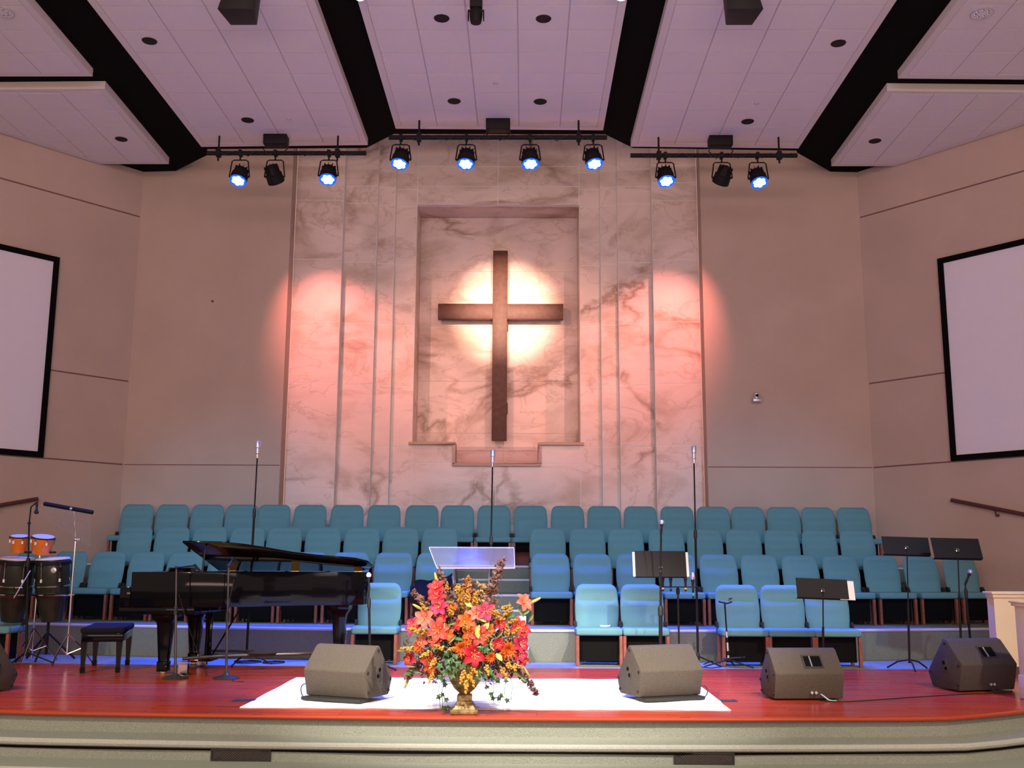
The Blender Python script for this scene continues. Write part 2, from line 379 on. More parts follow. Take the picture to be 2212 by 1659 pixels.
def wallpt(side, t, z, off=0.0):
    c, d = (CL, DL) if side < 0 else (CR, DR)
    p = c+d*t+inward(c)*off; return V((p.x, p.y, z))
def wallbox(mb, side, t0, t1, z0, z1, off0, off1, mi=0):
    p = [wallpt(side, t0, 0, off0), wallpt(side, t1, 0, off0), wallpt(side, t1, 0, off1), wallpt(side, t0, 0, off1)]
    return mb.prism([(q.x, q.y) for q in p], z0, z1, None, mi)
k = 1
for side, W_ in ((-1, WL), (1, WR)):
    for z, t1 in ((7.38, 12), (4.355, 12), (2.89, 12)):
        o = wallbox(MB(), side, 0.02, t1, z-0.012, z+0.012, 0.0005, 0.004)
        struct('trim_%d' % k, o, M['groove'], 'thin dark reveal line on the %s side wall' % ('left' if side < 0 else 'right')); k += 1
for x0, x1 in ((-6.52, -3.81), (3.61, 6.43)):
    struct('trim_%d' % k, MB().box(x0, x1, 17.795, 17.7995, 2.883, 2.897), M['groove'], 'thin dark reveal line across the taupe back wall'); k += 1

# marble wall of four stepped planes with a niche
YM = [18.15, 18.33, 18.42, 18.51]
def X_(px, y): return at(px, 693, y).x
left = [-3.80, X_(734, YM[0]), X_(809, YM[1]), X_(848, YM[2]), X_(896, YM[3])]
right = [3.60, X_(1412.5, YM[0]), X_(1336.5, YM[1]), X_(1298.5, YM[2]), X_(1252.5, YM[3])]
NL, NR = left[4], right[4]
zt = [at(690, y, YM[0]).z for y in (1225, 1092, 959, 826, 693, 560, 432, 394, 357)] + [9.7]
zt[0] = 1.2
NT = at(1078, 443, YM[3]).z                      # top of the niche
NS = at(935, 958, YM[3]).z; NN = at(1075, 1001, YM[3]).z
NX0 = at(984, 980, YM[3]).x; NX1 = at(1162, 980, YM[3]).x
mw = struct('wall_centre', MB(), M['grout'], 'faux marble wall with a niche behind the choir')
bk = MB()
G = 0.014
def panel(x0, x1, z0, z1, y, th=0.05, nm='marble_panel', par=None):
    MB().box(x0+G/2, x1-G/2, y, y+th, z0+G/2, z1-G/2).build(nm, M['marble'], par or mw, smooth=False)
for side in (left, right):
    for i in range(4):
        a, b = sorted((side[i], side[i+1]))
        bk.box(a, b, YM[i]+0.006, 18.6, 0.9, 9.75)
        if i: bk.box(a, b, YM[i]-0.0, YM[i]+0.05, 9.72, 9.75)
        for z0, z1 in zip(zt[:-1], zt[1:]):
            if z0 > NT-0.6 and i == 3 and z1 > NT and z0 < NT: pass
            panel(a, b, z0, z1, YM[i])
# centre: above and below the niche
YC = YM[3]
bk.box(NL, NR, YC+0.006, 18.6, NT+0.004, 9.75); bk.box(NL, NR, YC+0.006, 18.6, 0.9, NN-0.004)
bk.box(NL, NX0, YC+0.006, 18.6, NN-0.004, NS-0.004); bk.box(NX1, NR, YC+0.006, 18.6, NN-0.004, NS-0.004)
xc = at(1076, 360, YC).x
for a, b in ((NL, xc), (xc, NR)):
    for z0, z1 in ((NT, (NT+zt[8])/2+0.05), ((NT+zt[8])/2+0.05, zt[8]+0.12), (zt[8]+0.12, 9.7)): panel(a, b, z0, z1, YC, 0.2 if z0 == NT else 0.05)
for a, b in ((NL, xc), (xc, NR)): panel(a, b, 1.2, NN, YC, 0.2)
panel(NL, NX0, NN, NS, YC, 0.2); panel(NX1, NR, NN, NS, YC, 0.2)
bk.build('backing', M['grout'], mw, smooth=False)
YB = 19.25
nic = MB()
nic.box(NL-0.15, NL, 18.6, YB, 1.5, NT+.15).box(NR, NR+0.15, 18.6, YB, 1.5, NT+.15).box(NL, NR, 18.6, YB, NT, NT+0.15).box(NL-.15, NR+.15, YB+.006, YB+0.2, 1.5, NT+.15)
nic.box(NL, NR, 18.6, YB, 1.5, 1.6)
nic.build('niche_shell', M['marble'], mw, smooth=False)
MB().box(NL, NR, YB-0.004, YB+0.0055, 1.61, NT-0.001).build('grout_backing', M['grout'], mw, smooth=False)
bz = [1.6, at(1078, 975, YB).z, at(1078, 937, YB).z, at(1078, 825, YB).z, at(1078, 706, YB).z, at(1078, 588, YB).z, NT]
for a, b in ((NL, 0.04), (0.04, NR)):
    for z0, z1 in zip(bz[:-1], bz[1:]): panel(a, b, z0, z1, YB-0.02, 0.02)
# tan moulding round the lower edge of the niche and the glass of the tank
sl = MB(); q = 0.055; yo = YC-0.05
sl.box(NL-0.06, NX0, yo, YC+0.2, NS-q/2, NS+q/2).box(NX0-q, NX0, yo, YC+0.2, NN-q/2, NS-q/2).box(NX0-q, NX1+q, yo, YC+0.2, NN-q, NN).box(NX1, NX1+q, yo, YC+0.2, NN, NS-q/2).box(NX1, NR+0.06, yo, YC+0.2, NS-q/2, NS+q/2)
sl.build('sill_moulding', M['moulding'], mw, bevel=0.008)
MB().box(NX0, NX1, 18.58, 18.60, NN, NS-0.05).build('tank_glass', M['glass'], mw)
struct('ceiling_upper', MB().box(-9, 9, 15.9, 19.6, 9.75, 9.95), M['black'], 'dark upper ceiling above the choir wall')

# cross
cr = thing('wall_cross', 'large dark brown wooden cross hanging in the marble niche', 'cross', (0.05, 19.05, 3.0))
def bar(px0, px1, py0, py1, nm, y0, y1):
    a = at(px0, (py0+py1)/2, y0); b = at(px1, (py0+py1)/2, y0); t = at((px0+px1)/2, py0, y0).z; u = at((px0+px1)/2, py1, y0).z
    MB().box(a.x, b.x, y0, y1, u, t).build(nm, M['cross'], cr, w=True, bevel=0.006)
bar(1063.5, 1095.5, 541, 951, 'post', 18.98, 19.12); bar(946, 1217, 656, 689, 'arm', 18.985, 19.115)
MB().box(-0.05, 0.12, 19.12, 19.232, 4.0, 4.2).box(-0.05, 0.12, 19.12, 19.232, 5.6, 5.8).build('mounting_block', M['cross'], cr, w=True)

# screens
def screen(side, label):
    t0, t1 = 1.49, 7.3; z0, z1 = 2.95, 6.22
    p = wallpt(side, (t0+t1)/2, z0, 0)
    r = thing('projection_screen', label, 'screen', p, 0, 'projection screens on the side walls')
    wallbox(MB(), side, t0, t1, z0, z1, 0.001, 0.03).build('screen_surface', M['screen'], r, w=True)
    f = MB(); b = 0.09
    wallbox(f, side, t0-b*.6, t0+b*.4, z0-b*.6, z1+b*.6, 0.001, 0.06); wallbox(f, side, t1-b*.4, t1+b*.6, z0-b*.6, z1+b*.6, 0.001, 0.06)
    wallbox(f, side, t0+b*.4, t1-b*.4, z0-b*.6, z0+b*.4, 0.001, 0.06); wallbox(f, side, t0+b*.4, t1-b*.4, z1-b*.4, z1+b*.6, 0.001, 0.06)
    f.build('screen_frame', M['black'], r, w=True)
screen(-1, 'white projection screen in black frame on the left wall')
screen(1, 'white projection screen in black frame on the right wall')
# handrails
def handrail(side, t0, z0, t1, z1, label):
    a = wallpt(side, t0, z0, 0.09); b = wallpt(side, t1, z1, 0.09)
    r = thing('handrail', label, 'handrail', a, 0, 'sloping handrails on the side walls')
    MB().tube([a, b], 0.032, 10).build('rail', M['rail'], r, w=True)
    for q_ in (0.28, 0.75):
        t = t0+(t1-t0)*q_; z = z0+(z1-z0)*q_
        m = MB().tube([wallpt(side, t, z-0.03, 0.09), wallpt(side, t, z-0.09, 0.07), wallpt(side, t, z-0.10, 0.001)], 0.012, 6); m.box(-.02, .02, -.02, .02, -.02, .02, T(wallpt(side, t, z-0.10, 0.021)))
        m.build('bracket', M['rail'], r, w=True)
handrail(-1, 1.49, 2.22, 3.6, 1.75, 'dark sloping wooden handrail on left wall behind the bongos')
handrail(1, 1.42, 2.27, 3.9, 1.69, 'dark sloping wooden handrail on right wall above the half wall')
# small camera on the back wall
p = at(1633, 862, 17.75)
r = thing('wall_camera', 'small pale camera mounted on the right taupe back wall', 'camera', (p.x, 17.8, p.z))
MB().box(-0.05, 0.05, -0.02, 0, -0.05, 0.03).build('bracket', M['silver'], r, bevel=0.005)
MB().box(-0.07, 0.07, -0.16, -0.02, -0.06, 0.0).build('base', M['silver'], r, bevel=0.012)
hd = MB().lathe([(0.045, 0), (0.05, 0.02), (0.05, 0.09), (0.035, 0.11)], 14, T(0, -0.09, 0.0)).build('camera_head', M['silver'], r)
MB().lathe([(0.026, 0), (0.026, 0.03)], 12, T(0, -0.11, 0.05) @ RX(pi/2)).build('lens', M['black'], hd)
p = at(459, 651, 17.8)
tag(MB().lathe([(0.02, 0), (0.02, 0.015)], 10, T(p.x, 17.8, p.z) @ RX(pi/2)).build('thermostat_sensor', M['rail']), 'tiny dark round sensor on the left taupe back wall', 'sensor')

# ------------------------------------------------------------------ ceiling
ZC = 8.12
deck = [(-22, -2), (22, -2), (22, 17.79), (6.42, 17.79), (5.95, 17.76), (5.12, 16.88), (5.12, 16.80), (2.28, 16.69), (1.76, 16.12), (-1.74, 16.10), (-2.29, 16.69), (-5.05, 16.74), (-5.13, 17.01), (-5.92, 17.74), (-6.50, 17.79), (-22, 17.79)]
struct('ceiling', MB().prism(deck, 8.24, 8.5), M['black'], 'black ceiling deck above the white ceiling panels', smooth=False)
def clip(poly, x0, x1, y0, y1):
    def cl(ps, inside, inter):
        out = []
        for i in range(len(ps)):
            a, b = ps[i-1], ps[i]
            if inside(b):
                if not inside(a): out.append(inter(a, b))
                out.append(b)
            elif inside(a): out.append(inter(a, b))
        return out
    def ix(v): return lambda a, b: (v, a[1]+(b[1]-a[1])*(v-a[0])/(b[0]-a[0]))
    def iy(v): return lambda a, b: (a[0]+(b[0]-a[0])*(v-a[1])/(b[1]-a[1]), v)
    for ins, it in ((lambda p: p[0] >= x0, ix(x0)), (lambda p: p[0] <= x1, ix(x1)), (lambda p: p[1] >= y0, iy(y0)), (lambda p: p[1] <= y1, iy(y1))):
        if poly: poly = cl(poly, ins, it)
    return poly
def area(p): return abs(sum(p[i-1][0]*p[i][1]-p[i][0]*p[i-1][1] for i in range(len(p))))/2
def inset(poly, d):
    n = len(poly); a = sum(poly[i-1][0]*poly[i][1]-poly[i][0]*poly[i-1][1] for i in range(n))
    if a < 0: poly = poly[::-1]
    out = []
    for i in range(n):
        p0, p1, p2 = V((*poly[i-1], 0)), V((*poly[i], 0)), V((*poly[(i+1) % n], 0))
        e1 = (p1-p0).normalized(); e2 = (p2-p1).normalized()
        n1 = V((-e1.y, e1.x, 0)); n2 = V((-e2.y, e2.x, 0)); b = (n1+n2); b = b/(b.dot(n1))
        q = p1+b*d; out.append((q.x, q.y))
    return out
rowsY = [15.55-0.61*i if i else 15.6 for i in range(30)]
rowsY = [14.33+0.61*i for i in range(5, -12, -1)]
def cloud(idx, poly, xl, label):
    nm = 'ceiling_cloud' + ('.%03d' % idx if idx else '')
    ins = inset(poly, 0.10)
    o = struct(nm, MB().prism(poly, ZC+0.012, 8.239), M['cloudtrim'], label, smooth=False)
    # flat border frame and grid plane
    n = len(ins); a = sum(poly[i-1][0]*poly[i][1]-poly[i][0]*poly[i-1][1] for i in range(len(poly)))
    pp = poly if a > 0 else poly[::-1]
    fr = MB()
    for i in range(n):
        j = (i+1) % n
        fr.prism([pp[i], pp[j], ins[j], ins[i]], ZC, ZC+0.0115)
    fr.build('border_frame', M['cloudtrim'], o, smooth=False)
    MB().prism(ins, ZC+0.006, ZC+0.0118).build('grid_bars', M['tbar'], o, smooth=False)
    xs = [-99]+xl+[99]
    for i in range(len(xs)-1):
        for j in range(len(rowsY)-1):
            c = clip(ins, xs[i], xs[i+1], rowsY[j+1], rowsY[j])
            if len(c) < 3 or area(c) < 0.015: continue
            if rowsY[j] < 10.7: continue
            c = [c[k] for k in range(len(c)) if (V((*c[k], 0))-V((*c[k-1], 0))).length > 0.02]
            if len(c) < 3: continue
            c = inset(c, 0.009)
            MB().prism(c, ZC-0.002, ZC+0.0059).build('ceiling_tile', M['tile'], o, smooth=False)
    # tiles nearer than the frame shows stay one mesh
    b = clip(ins, -99, 99, -5, 10.7)
    return o
NEAR = 9.0
cloud(0, [(-1.65, NEAR), (1.69, NEAR), (1.69, 15.68), (-1.65, 15.62)], [-0.97, -0.32, 0.335, 0.99], 'white tiled ceiling panel over the centre of the stage')
cloud(1, [(-5.02, NEAR), (-2.18, NEAR), (-2.2, 16.28), (-5.02, 16.36)], [-4.26, -3.59, -2.92], 'white tiled ceiling panel left of the centre one')
cloud(2, [(2.2, NEAR), (5.02, NEAR), (5.02, 16.42), (2.2, 16.34)], [2.92, 3.59, 4.26], 'white tiled ceiling panel right of the centre one')
cloud(3, [(-9.2, NEAR), (-5.75, NEAR), (-5.8, 13.8), (-9.2, 13.8)], [-7.8, -7.15, -6.5], 'white tiled ceiling panel in the upper left corner')
cloud(4, [(-9.40, 14.25), (-5.78, 14.19), (-5.83, 17.12), (-7.05, 17.12)], [-7.8, -7.15, -6.5], 'white tiled ceiling panel beside the left wall')
cloud(5, [(5.78, NEAR), (9.2, NEAR), (9.2, 13.95), (5.78, 13.88)], [6.5, 7.15, 7.8], 'white tiled ceiling panel in the upper right corner')
cloud(6, [(5.76, 14.27), (9.25, 14.35), (6.90, 17.2), (5.8, 17.2)], [6.5, 7.15, 7.8], 'white tiled ceiling panel beside the right wall')

# recessed downlights
def downlight(px, py, r, label, group, lit=False):
    p = fl(px, py, ZC)
    o = thing('downlight', label, 'downlight', (p.x, p.y, ZC-0.003), 0, group)
    if lit:
        MB().lathe([(r*0.9, -0.012), (r, -0.010), (r, 0.0), (r*0.9, 0.0)], 24).build('trim_ring', M['silver'], o)
        m = MB()
        for k in range(7): m.ball((r*0.55*cos(k*2*pi/7), r*0.55*sin(k*2*pi/7), -0.012), r*0.2, 8, 4, (1, 1, 0.4))
        MB().lathe([(0.001, -0.0125), (r*0.88, -0.0125)], 24, cap=False).build('reflector', M['chrome'], o); m.build('facets', M['chrome'], o)
    else:
        MB().lathe([(r*0.92, -0.004), (r, -0.008), (r*1.06, 0.0)], 24, cap=False).build('trim_ring', M['can'], o)
        MB().lathe([(0.001, -0.0045), (r*0.93, -0.0045)], 24, cap=False).build('opening', M['can'], o)
for px, py, l in ((954, 39, 'nearer left on the centre ceiling panel'), (1174, 40, 'nearer right on the centre ceiling panel'), (981, 218, 'far left on the centre ceiling panel, above the light bar'),
                  (1167, 219, 'far right on the centre ceiling panel, above the light bar'), (323, 88, 'nearer one on the panel left of centre'), (535, 259, 'far one on the panel left of centre'),
                  (262, 300, 'on the small panel beside the left wall'), (1811, 93, 'nearer one on the panel right of centre'), (1615, 262, 'far one on the panel right of centre'),
                  (1890, 304, 'on the small panel beside the right wall')):
    downlight(px, py, 0.095, 'round black recessed downlight, '+l, 'black recessed downlights')
downlight(2121, 28, 0.145, 'shiny round recessed downlight in the upper right ceiling panel', 'shiny recessed downlights', True)
downlight(6, 26, 0.145, 'shiny round recessed downlight in the upper left ceiling panel', 'shiny recessed downlights', True)
for px, py, w_ in ((624, 256, 'panel left of centre'), (1634, 222, 'panel right of centre'), (1071, 178, 'centre panel')):
    p = fl(px, py, ZC)
    tag(MB().lathe([(0.045, 0), (0.04, -0.012), (0.015, -0.016), (0.012, -0.03)], 12, T(p.x, p.y, ZC-0.003)).build('sprinkler_cap', M['tbar']), 'small round pale sprinkler cap on the '+w_, 'sprinkler', 'ceiling sprinkler caps')

# ------------------------------------------------------------------ light bars with lamps
def light_bar(xa, xb, Y, z, rods, boxx, label):
    r = thing('light_bar', label, 'light bar', ((xa+xb)/2, Y, z), 0, 'black lighting pipes under the ceiling')
    MB().tube([(xa, Y, z), (xb, Y, z)], 0.036, 10).build('pipe', M['bmetal'], r, w=True)
    for x in rods:
        MB().tube([(x, Y, z-0.13), (x, Y, ZC)], 0.016, 8).box(x-0.035, x+0.035, Y-0.05, Y+0.05, z-0.06, z+0.06).build('hanger_rod', M['bmetal'], r, w=True)
    MB().box(boxx-0.19, boxx+0.19, Y-0.1, Y+0.1, ZC-0.17, ZC-0.003).build('power_box', M['bmetal'], r, w=True, bevel=0.008)
    m = MB(); rr = random.Random(int(xa*10))
    for k in range(7):
        a = xa+(xb-xa)*(0.06+0.13*k); b = a+(xb-xa)*0.12
        pts = [V((a+(b-a)*t, Y-0.045-0.02*sin(pi*t), z+0.02-(0.08*rr.random()+0.03)*sin(pi*t))) for t in [i/8 for i in range(9)]]
        m.tube(pts, 0.008, 5)
    for s in (-1, 1):
        m.tube([(boxx+s*0.15, Y, ZC-0.17), (boxx+s*0.2, Y-0.03, z+0.06), (boxx+s*0.12, Y-0.05, z-0.02)], 0.009, 5)
    m.build('cable', M['cable'], r, w=True)
    return r
def Xp(px, py, Y): return at(px, py, Y).x
Zb0 = at(1075, 297, 15.3).z; Zb1 = at(620, 331, 15.9).z; Zb2 = at(1540, 336, 15.95).z
light_bar(Xp(840, 297, 15.3), Xp(1311, 299, 15.3), 15.3, Zb0, (Xp(905, 300, 15.3), Xp(1250, 300, 15.3)), Xp(1076, 275, 15.3), 'long black lighting pipe under the centre ceiling panel')
light_bar(Xp(447, 331, 15.9), Xp(791, 331, 15.9), 15.9, Zb1, (Xp(472, 330, 15.9), Xp(729, 330, 15.9)), Xp(596, 312, 15.9), 'black lighting pipe under the ceiling panel left of centre')
light_bar(Xp(1362, 336, 15.95), Xp(1722, 338, 15.95), 15.95, Zb2, (Xp(1423, 330, 15.95), Xp(1683, 335, 15.95)), Xp(1556, 317, 15.95), 'black lighting pipe under the ceiling panel right of centre')
def par(px, py, Y, zb, aim, colr, label, group, lens, ring, watts, deg):
    c = at(px, py, Y)
    r = thing('stage_light', label, 'stage light', (c.x, Y, zb), 0, group)
    c = c-V((0, 0, 0)); C0 = V((c.x, Y, c.z))
    d = (V(aim)-C0).normalized()
    q = d.to_track_quat('Z', 'Y').to_matrix().to_4x4(); Mx = T(C0) @ q
    top = zb-0.036
    MB().box(-0.025, 0.025, -0.05, 0.05, -0.05, 0.045, T(c.x, Y, zb)).tube([(c.x, Y, zb-0.04), (c.x, Y, zb-0.12)], 0.014, 6).build('clamp', M['bmetal'], r, w=True)
    w = 0.165; hy = zb-0.12
    MB().tube([(c.x-w, Y, C0.z), (c.x-w*0.8, Y, hy-0.02), (c.x-w*0.6, Y, hy), (c.x+w*0.6, Y, hy), (c.x+w*0.8, Y, hy-0.02), (c.x+w, Y, C0.z)], 0.011, 6).build('yoke', M['bmetal'], r, w=True)
    MB().lathe([(0.05, -0.20), (0.085, -0.17), (0.115, -0.06), (0.135, -0.05), (0.14, 0.09), (0.128, 0.09), (0.128, 0.05)], 20, Mx, cap=True).tube([C0-V((w, 0, 0)), C0+V((w, 0, 0))], 0.018, 8).build('lamp_housing', M['bmetal'], r, w=True)
    fins = MB()
    for k in range(10):
        a = 2*pi*k/10; fins.box(-0.003, 0.003, 0.06, 0.118, -0.19, -0.06, Mx @ RZ(a))
    fins.build('cooling_fins', M['bmetal'], r, w=True)
    MB().lathe([(0.001, 0.088), (0.139, 0.094)], 20, Mx, cap=False).build('lens_rim', ring, r, w=True)
    ln = MB()
    for k in range(7):
        a = 2*pi*k/6; rr = 0 if k == 6 else 0.066
        ln.lathe([(0.001, 0.106), (0.036, 0.103), (0.040, 0.094)], 10, Mx @ T(rr*cos(a), rr*sin(a), 0), cap=False)
    ln.build('led_lens', lens, r, w=True)
    spot(C0+d*0.16, aim, watts, colr, deg, 1.0 if colr[0] > 0.5 else 0.7, 0.06, parent=r, name='lamp_light')
BL = (0.03, 0.10, 1.0)
n8 = [('first', 'left'), ('second', 'left'), ('third', 'left'), ('fourth', 'left')]
for i, (px, ax) in enumerate(((865, -2.4), (1007, -0.9), (1145, 1.0), (1282, 2.6))):
    par(px, 345, 15.3, Zb0, (ax, 12.6, 0.2), BL, 'blue glowing stage light, %s from left on the centre pipe' % n8[i][0], 'blue stage lights', M['led'], M['ledring'], 4200, 42)
par(517, 382, 15.9, Zb1, (-4.8, 12.4, 0.2), BL, 'blue glowing stage light at the left end of the left pipe', 'blue stage lights', M['led'], M['ledring'], 4200, 40)
par(709, 379, 15.9, Zb1, (-2.6, 12.6, 0.2), BL, 'blue glowing stage light on the left pipe nearest the marble', 'blue stage lights', M['led'], M['ledring'], 4200, 40)
par(1438, 383, 15.95, Zb2, (3.2, 12.6, 0.2), BL, 'blue glowing stage light on the right pipe nearest the marble', 'blue stage lights', M['led'], M['ledring'], 4200, 40)
par(1638, 386, 15.95, Zb2, (4.9, 12.6, 0.2), BL, 'blue glowing stage light at the right end of the right pipe', 'blue stage lights', M['led'], M['ledring'], 4200, 40)
RD = (1.0, 0.27, 0.22)
par(593, 382, 15.9, Zb1, (-2.95, 18.2, 5.0), RD, 'black stage light with red lens on the left pipe', 'red stage lights', M['ledr'], M['bmetal'], 720, 54)
par(1560, 384, 15.95, Zb2, (2.78, 18.2, 5.0), RD, 'black stage light with red lens on the right pipe', 'red stage lights', M['ledr'], M['bmetal'], 720, 54)

# hanging speakers and the lamp at the top edge
def hang_speaker(px, label):
    Y = 11.4; c = at(px, 34, Y); z0 = c.z
    r = thing('hanging_speaker', label, 'speaker', (c.x, Y, z0), 0, 'black speakers hanging at the top edge')
    s = -1 if px < 1000 else 1
    k = at(px+39, 34, Y).x-c.x
    poly = [(-k, -0.12), (-k*0.5, -0.16), (k*0.5, -0.16), (k, -0.12), (k*0.75, 0.26), (-k*0.75, 0.26)]
    m = MB(); n = len(poly)
    vs = [(x, y, 0.02 if abs(x) > k*0.6 else 0.0) for x, y in poly]+[(x*0.72-s*0.06, y+0.1, 0.62) for x, y in poly]
    m.add(vs, [tuple(range(n-1, -1, -1)), tuple(range(n, 2*n))]+[(i, (i+1) % n, n+(i+1) % n, n+i) for i in range(n)])
    m.build('cabinet', M['bplastic'], r, bevel=0.01)
    MB().tube([(0, 0.1, 0.6), (0, 0.1, ZC-z0)], 0.02, 8).build('hanging_rod', M['bmetal'], r)
hang_speaker(514, 'black hanging speaker at the top edge, left of centre')
hang_speaker(1606, 'black hanging speaker at the top edge, right of centre')
c = at(1028, 46, 11.6)
r = thing('spot_projector', 'black spotlight hanging at top centre below the ceiling', 'stage light', (c.x, 11.6, c.z))
MB().box(-0.075, 0.075, -0.07, 0.07, 0.16, 0.52).build('lamp_housing', M['bmetal'], r, bevel=0.012)
MB().lathe([(0.065, -0.02), (0.07, 0.0), (0.08, 0.1), (0.06, 0.16)], 14).build('lens_tube', M['bmetal'], r)
MB().box(-0.10, -0.085, -0.04, 0.04, 0.02, 0.13).box(0.085, 0.10, -0.04, 0.04, 0.02, 0.13).box(-0.085, 0.085, -0.045, -0.03, 0.1, 0.13).build('barn_door', M['bmetal'], r)
MB().tube([(0, 0, 0.5), (0, 0, ZC-c.z)], 0.018, 8).build('hanging_rod', M['bmetal'], r)
for px, l in ((777, 'left'), (1342, 'right')):
    c = at(px, -6, 11.4)
    r = thing('bright_lamp', 'lit white lamp just entering the frame top, %s of centre' % l, 'lamp', (c.x, 11.4, c.z), 0, 'lit lamps at the top edge')
    MB().lathe([(0.07, 0.0), (0.08, 0.02), (0.08, 0.2), (0.03, 0.24)], 14).build('lamp_housing', M['bmetal'], r)
    MB().ball((0, 0, 0.0), 0.062, 10, 6, (1, 1, 0.6)).build('lens', M['lampw'], r)
    MB().tube([(0, 0, 0.22), (0, 0, ZC-c.z)], 0.014, 6).build('hanging_rod', M['bmetal'], r)

# ------------------------------------------------------------------ choir chairs
def back_surf(u, v, front):
    # u across -1..1, v up 0..1
    z = 0.43+0.55*v
    hw = 0.262+0.018*sin(pi*min(1, v*1.1))
    cr_ = 0.10
    if v > 1-cr_/0.55:
        t = (v-(1-cr_/0.55))/(cr_/0.55); hw -= cr_*(1-sqrt(max(0, 1-t*t*0.97)))*0.9
    x = hw*u
    lean = 0.40+0.13*v
    e = 1-abs(u)**6
    if front:
        lum = 0.032*math.exp(-((v-0.50)/0.13)**2)*(1-0.6*u*u)
        rec = -0.024*math.exp(-((v-0.74)/0.12)**4)*(1 if abs(u) < 0.72 else max(0, 1-(abs(u)-0.72)*6))
        y = lean - (0.045*e+lum+rec)*min(1, (1-v)*9+0.15)
    else: y = lean + 0.035*e*min(1, (1-v)*9+0.15)
    return (x, y, z)
def make_chair(variant=0):
    r = thing('choir_chair', 'x', 'chair')
    MB().box(-0.288, 0.288, 0.0, 0.47, 0.362, 0.452).build('seat', M['chair'], r, bevel=0.028, seg=3)
    b = MB()
    us = [-1, -0.97, -0.88, -0.72, -0.66, -0.4, 0, 0.4, 0.66, 0.72, 0.88, 0.97, 1]; nv = 22
    for fr in (True, False):
        vs = [back_surf(u, j/nv, fr) for u in us for j in range(nv+1)]
        fs = [(i*(nv+1)+j, (i+1)*(nv+1)+j, (i+1)*(nv+1)+j+1, i*(nv+1)+j+1) for i in range(len(us)-1) for j in range(nv)]
        b.add(vs, fs if fr else [f[::-1] for f in fs])
    # close rim
    me_n = len(us)*(nv+1)
    def idx(i, j, s): return s*me_n+i*(nv+1)+j
    ring = [(i, 0) for i in range(len(us))]+[(len(us)-1, j) for j in range(1, nv+1)]+[(i, nv) for i in range(len(us)-2, -1, -1)]+[(0, j) for j in range(nv-1, 0, -1)]
    for a, c in zip(ring, ring[1:]+ring[:1]): b.f.append([idx(*a, 0), idx(*a, 1), idx(*c, 1), idx(*c, 0)]); b.mi.append(0)
    b.build('backrest', M['chair'], r, angle=50)
    for sx in (-1, 1):
        MB().box(sx*0.268-0.02, sx*0.268+0.02, 0.02, 0.07, 0.0, 0.362).build('leg', M['cwood'], r, bevel=0.004, seg=1)
        m = MB().add([(sx*0.268-0.018, 0.34, 0), (sx*0.268+0.018, 0.34, 0), (sx*0.268+0.018, 0.40, 0), (sx*0.268-0.018, 0.40, 0),
                      (sx*0.268-0.018, 0.36, 0.36), (sx*0.268+0.018, 0.36, 0.36), (sx*0.268+0.018, 0.42, 0.36), (sx*0.268-0.018, 0.42, 0.36)],
                     [(3, 2, 1, 0), (4, 5, 6, 7), (0, 1, 5, 4), (1, 2, 6, 5), (2, 3, 7, 6), (3, 0, 4, 7)])
        m.build('leg', M['cwood'], r, bevel=0.004, seg=1)
        MB().box(sx*0.284-0.018, sx*0.284+0.018, 0.36, 0.42, 0.452, 0.52).box(sx*0.285-0.012, sx*0.285+0.012, 0.33, 0.36, 0.453, 0.49).build('arm_bracket', M['bplastic'], r, bevel=0.004, seg=1)
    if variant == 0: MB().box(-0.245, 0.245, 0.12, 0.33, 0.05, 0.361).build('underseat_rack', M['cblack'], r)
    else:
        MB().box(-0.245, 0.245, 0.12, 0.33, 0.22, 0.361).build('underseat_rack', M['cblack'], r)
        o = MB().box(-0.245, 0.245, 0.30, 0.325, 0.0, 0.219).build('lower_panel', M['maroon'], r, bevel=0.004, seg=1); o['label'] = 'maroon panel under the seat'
    return r
K = {1: (13.07, 0.0), 2: (14.42, 0.020), 3: (15.56, 0.010), 4: (16.72, 0.003)}
ZT = {1: 0.001, 2: 0.40, 3: 0.80, 4: 1.20}
rows = {
 4: [295, 371, 447, 521, 591, 669, 749, 829, 911, 988, 1067, 1146, 1226, 1305, 1384, 1463, 1541, 1616, 1693, 1768, 1845],
 3: [290, 370, 451, 533, 613, 697, 781, 865, 949, 1183, 1269, 1352, 1440, 1523, 1607, 1690, 1771, 1853],
 2: [63, 148, 230, 314, 397, 487, 575, 663, 755, 849, 940, 1189, 1280, 1373, 1464, 1553, 1642, 1730, 1818, 1905, 1991, 2076],
 1: [-26, 820, 1289, 1387, 1593, 1690, 1786]}
ytop = {4: 1110, 3: 1165, 2: 1225, 1: 1300}
rname = {4: 'in the back row', 3: 'in the third row up', 2: 'in the second row up', 1: 'in the front row on the stage'}
labels1 = ['blue choir chair at the left picture edge behind the floor speaker', 'blue choir chair alone in the front row beside the piano tail', 'blue front row choir chair right of the flowers, with paper on its seat',
           'blue front row choir chair behind the music stand with white sheets', 'blue front row choir chair behind the guitar stand', 'blue front row choir chair in the middle of the right-hand three',
           'blue front row choir chair behind the right music stand with pale folder']
protos = [make_chair(0), make_chair(1)]
used = [False, False]
CH = {}
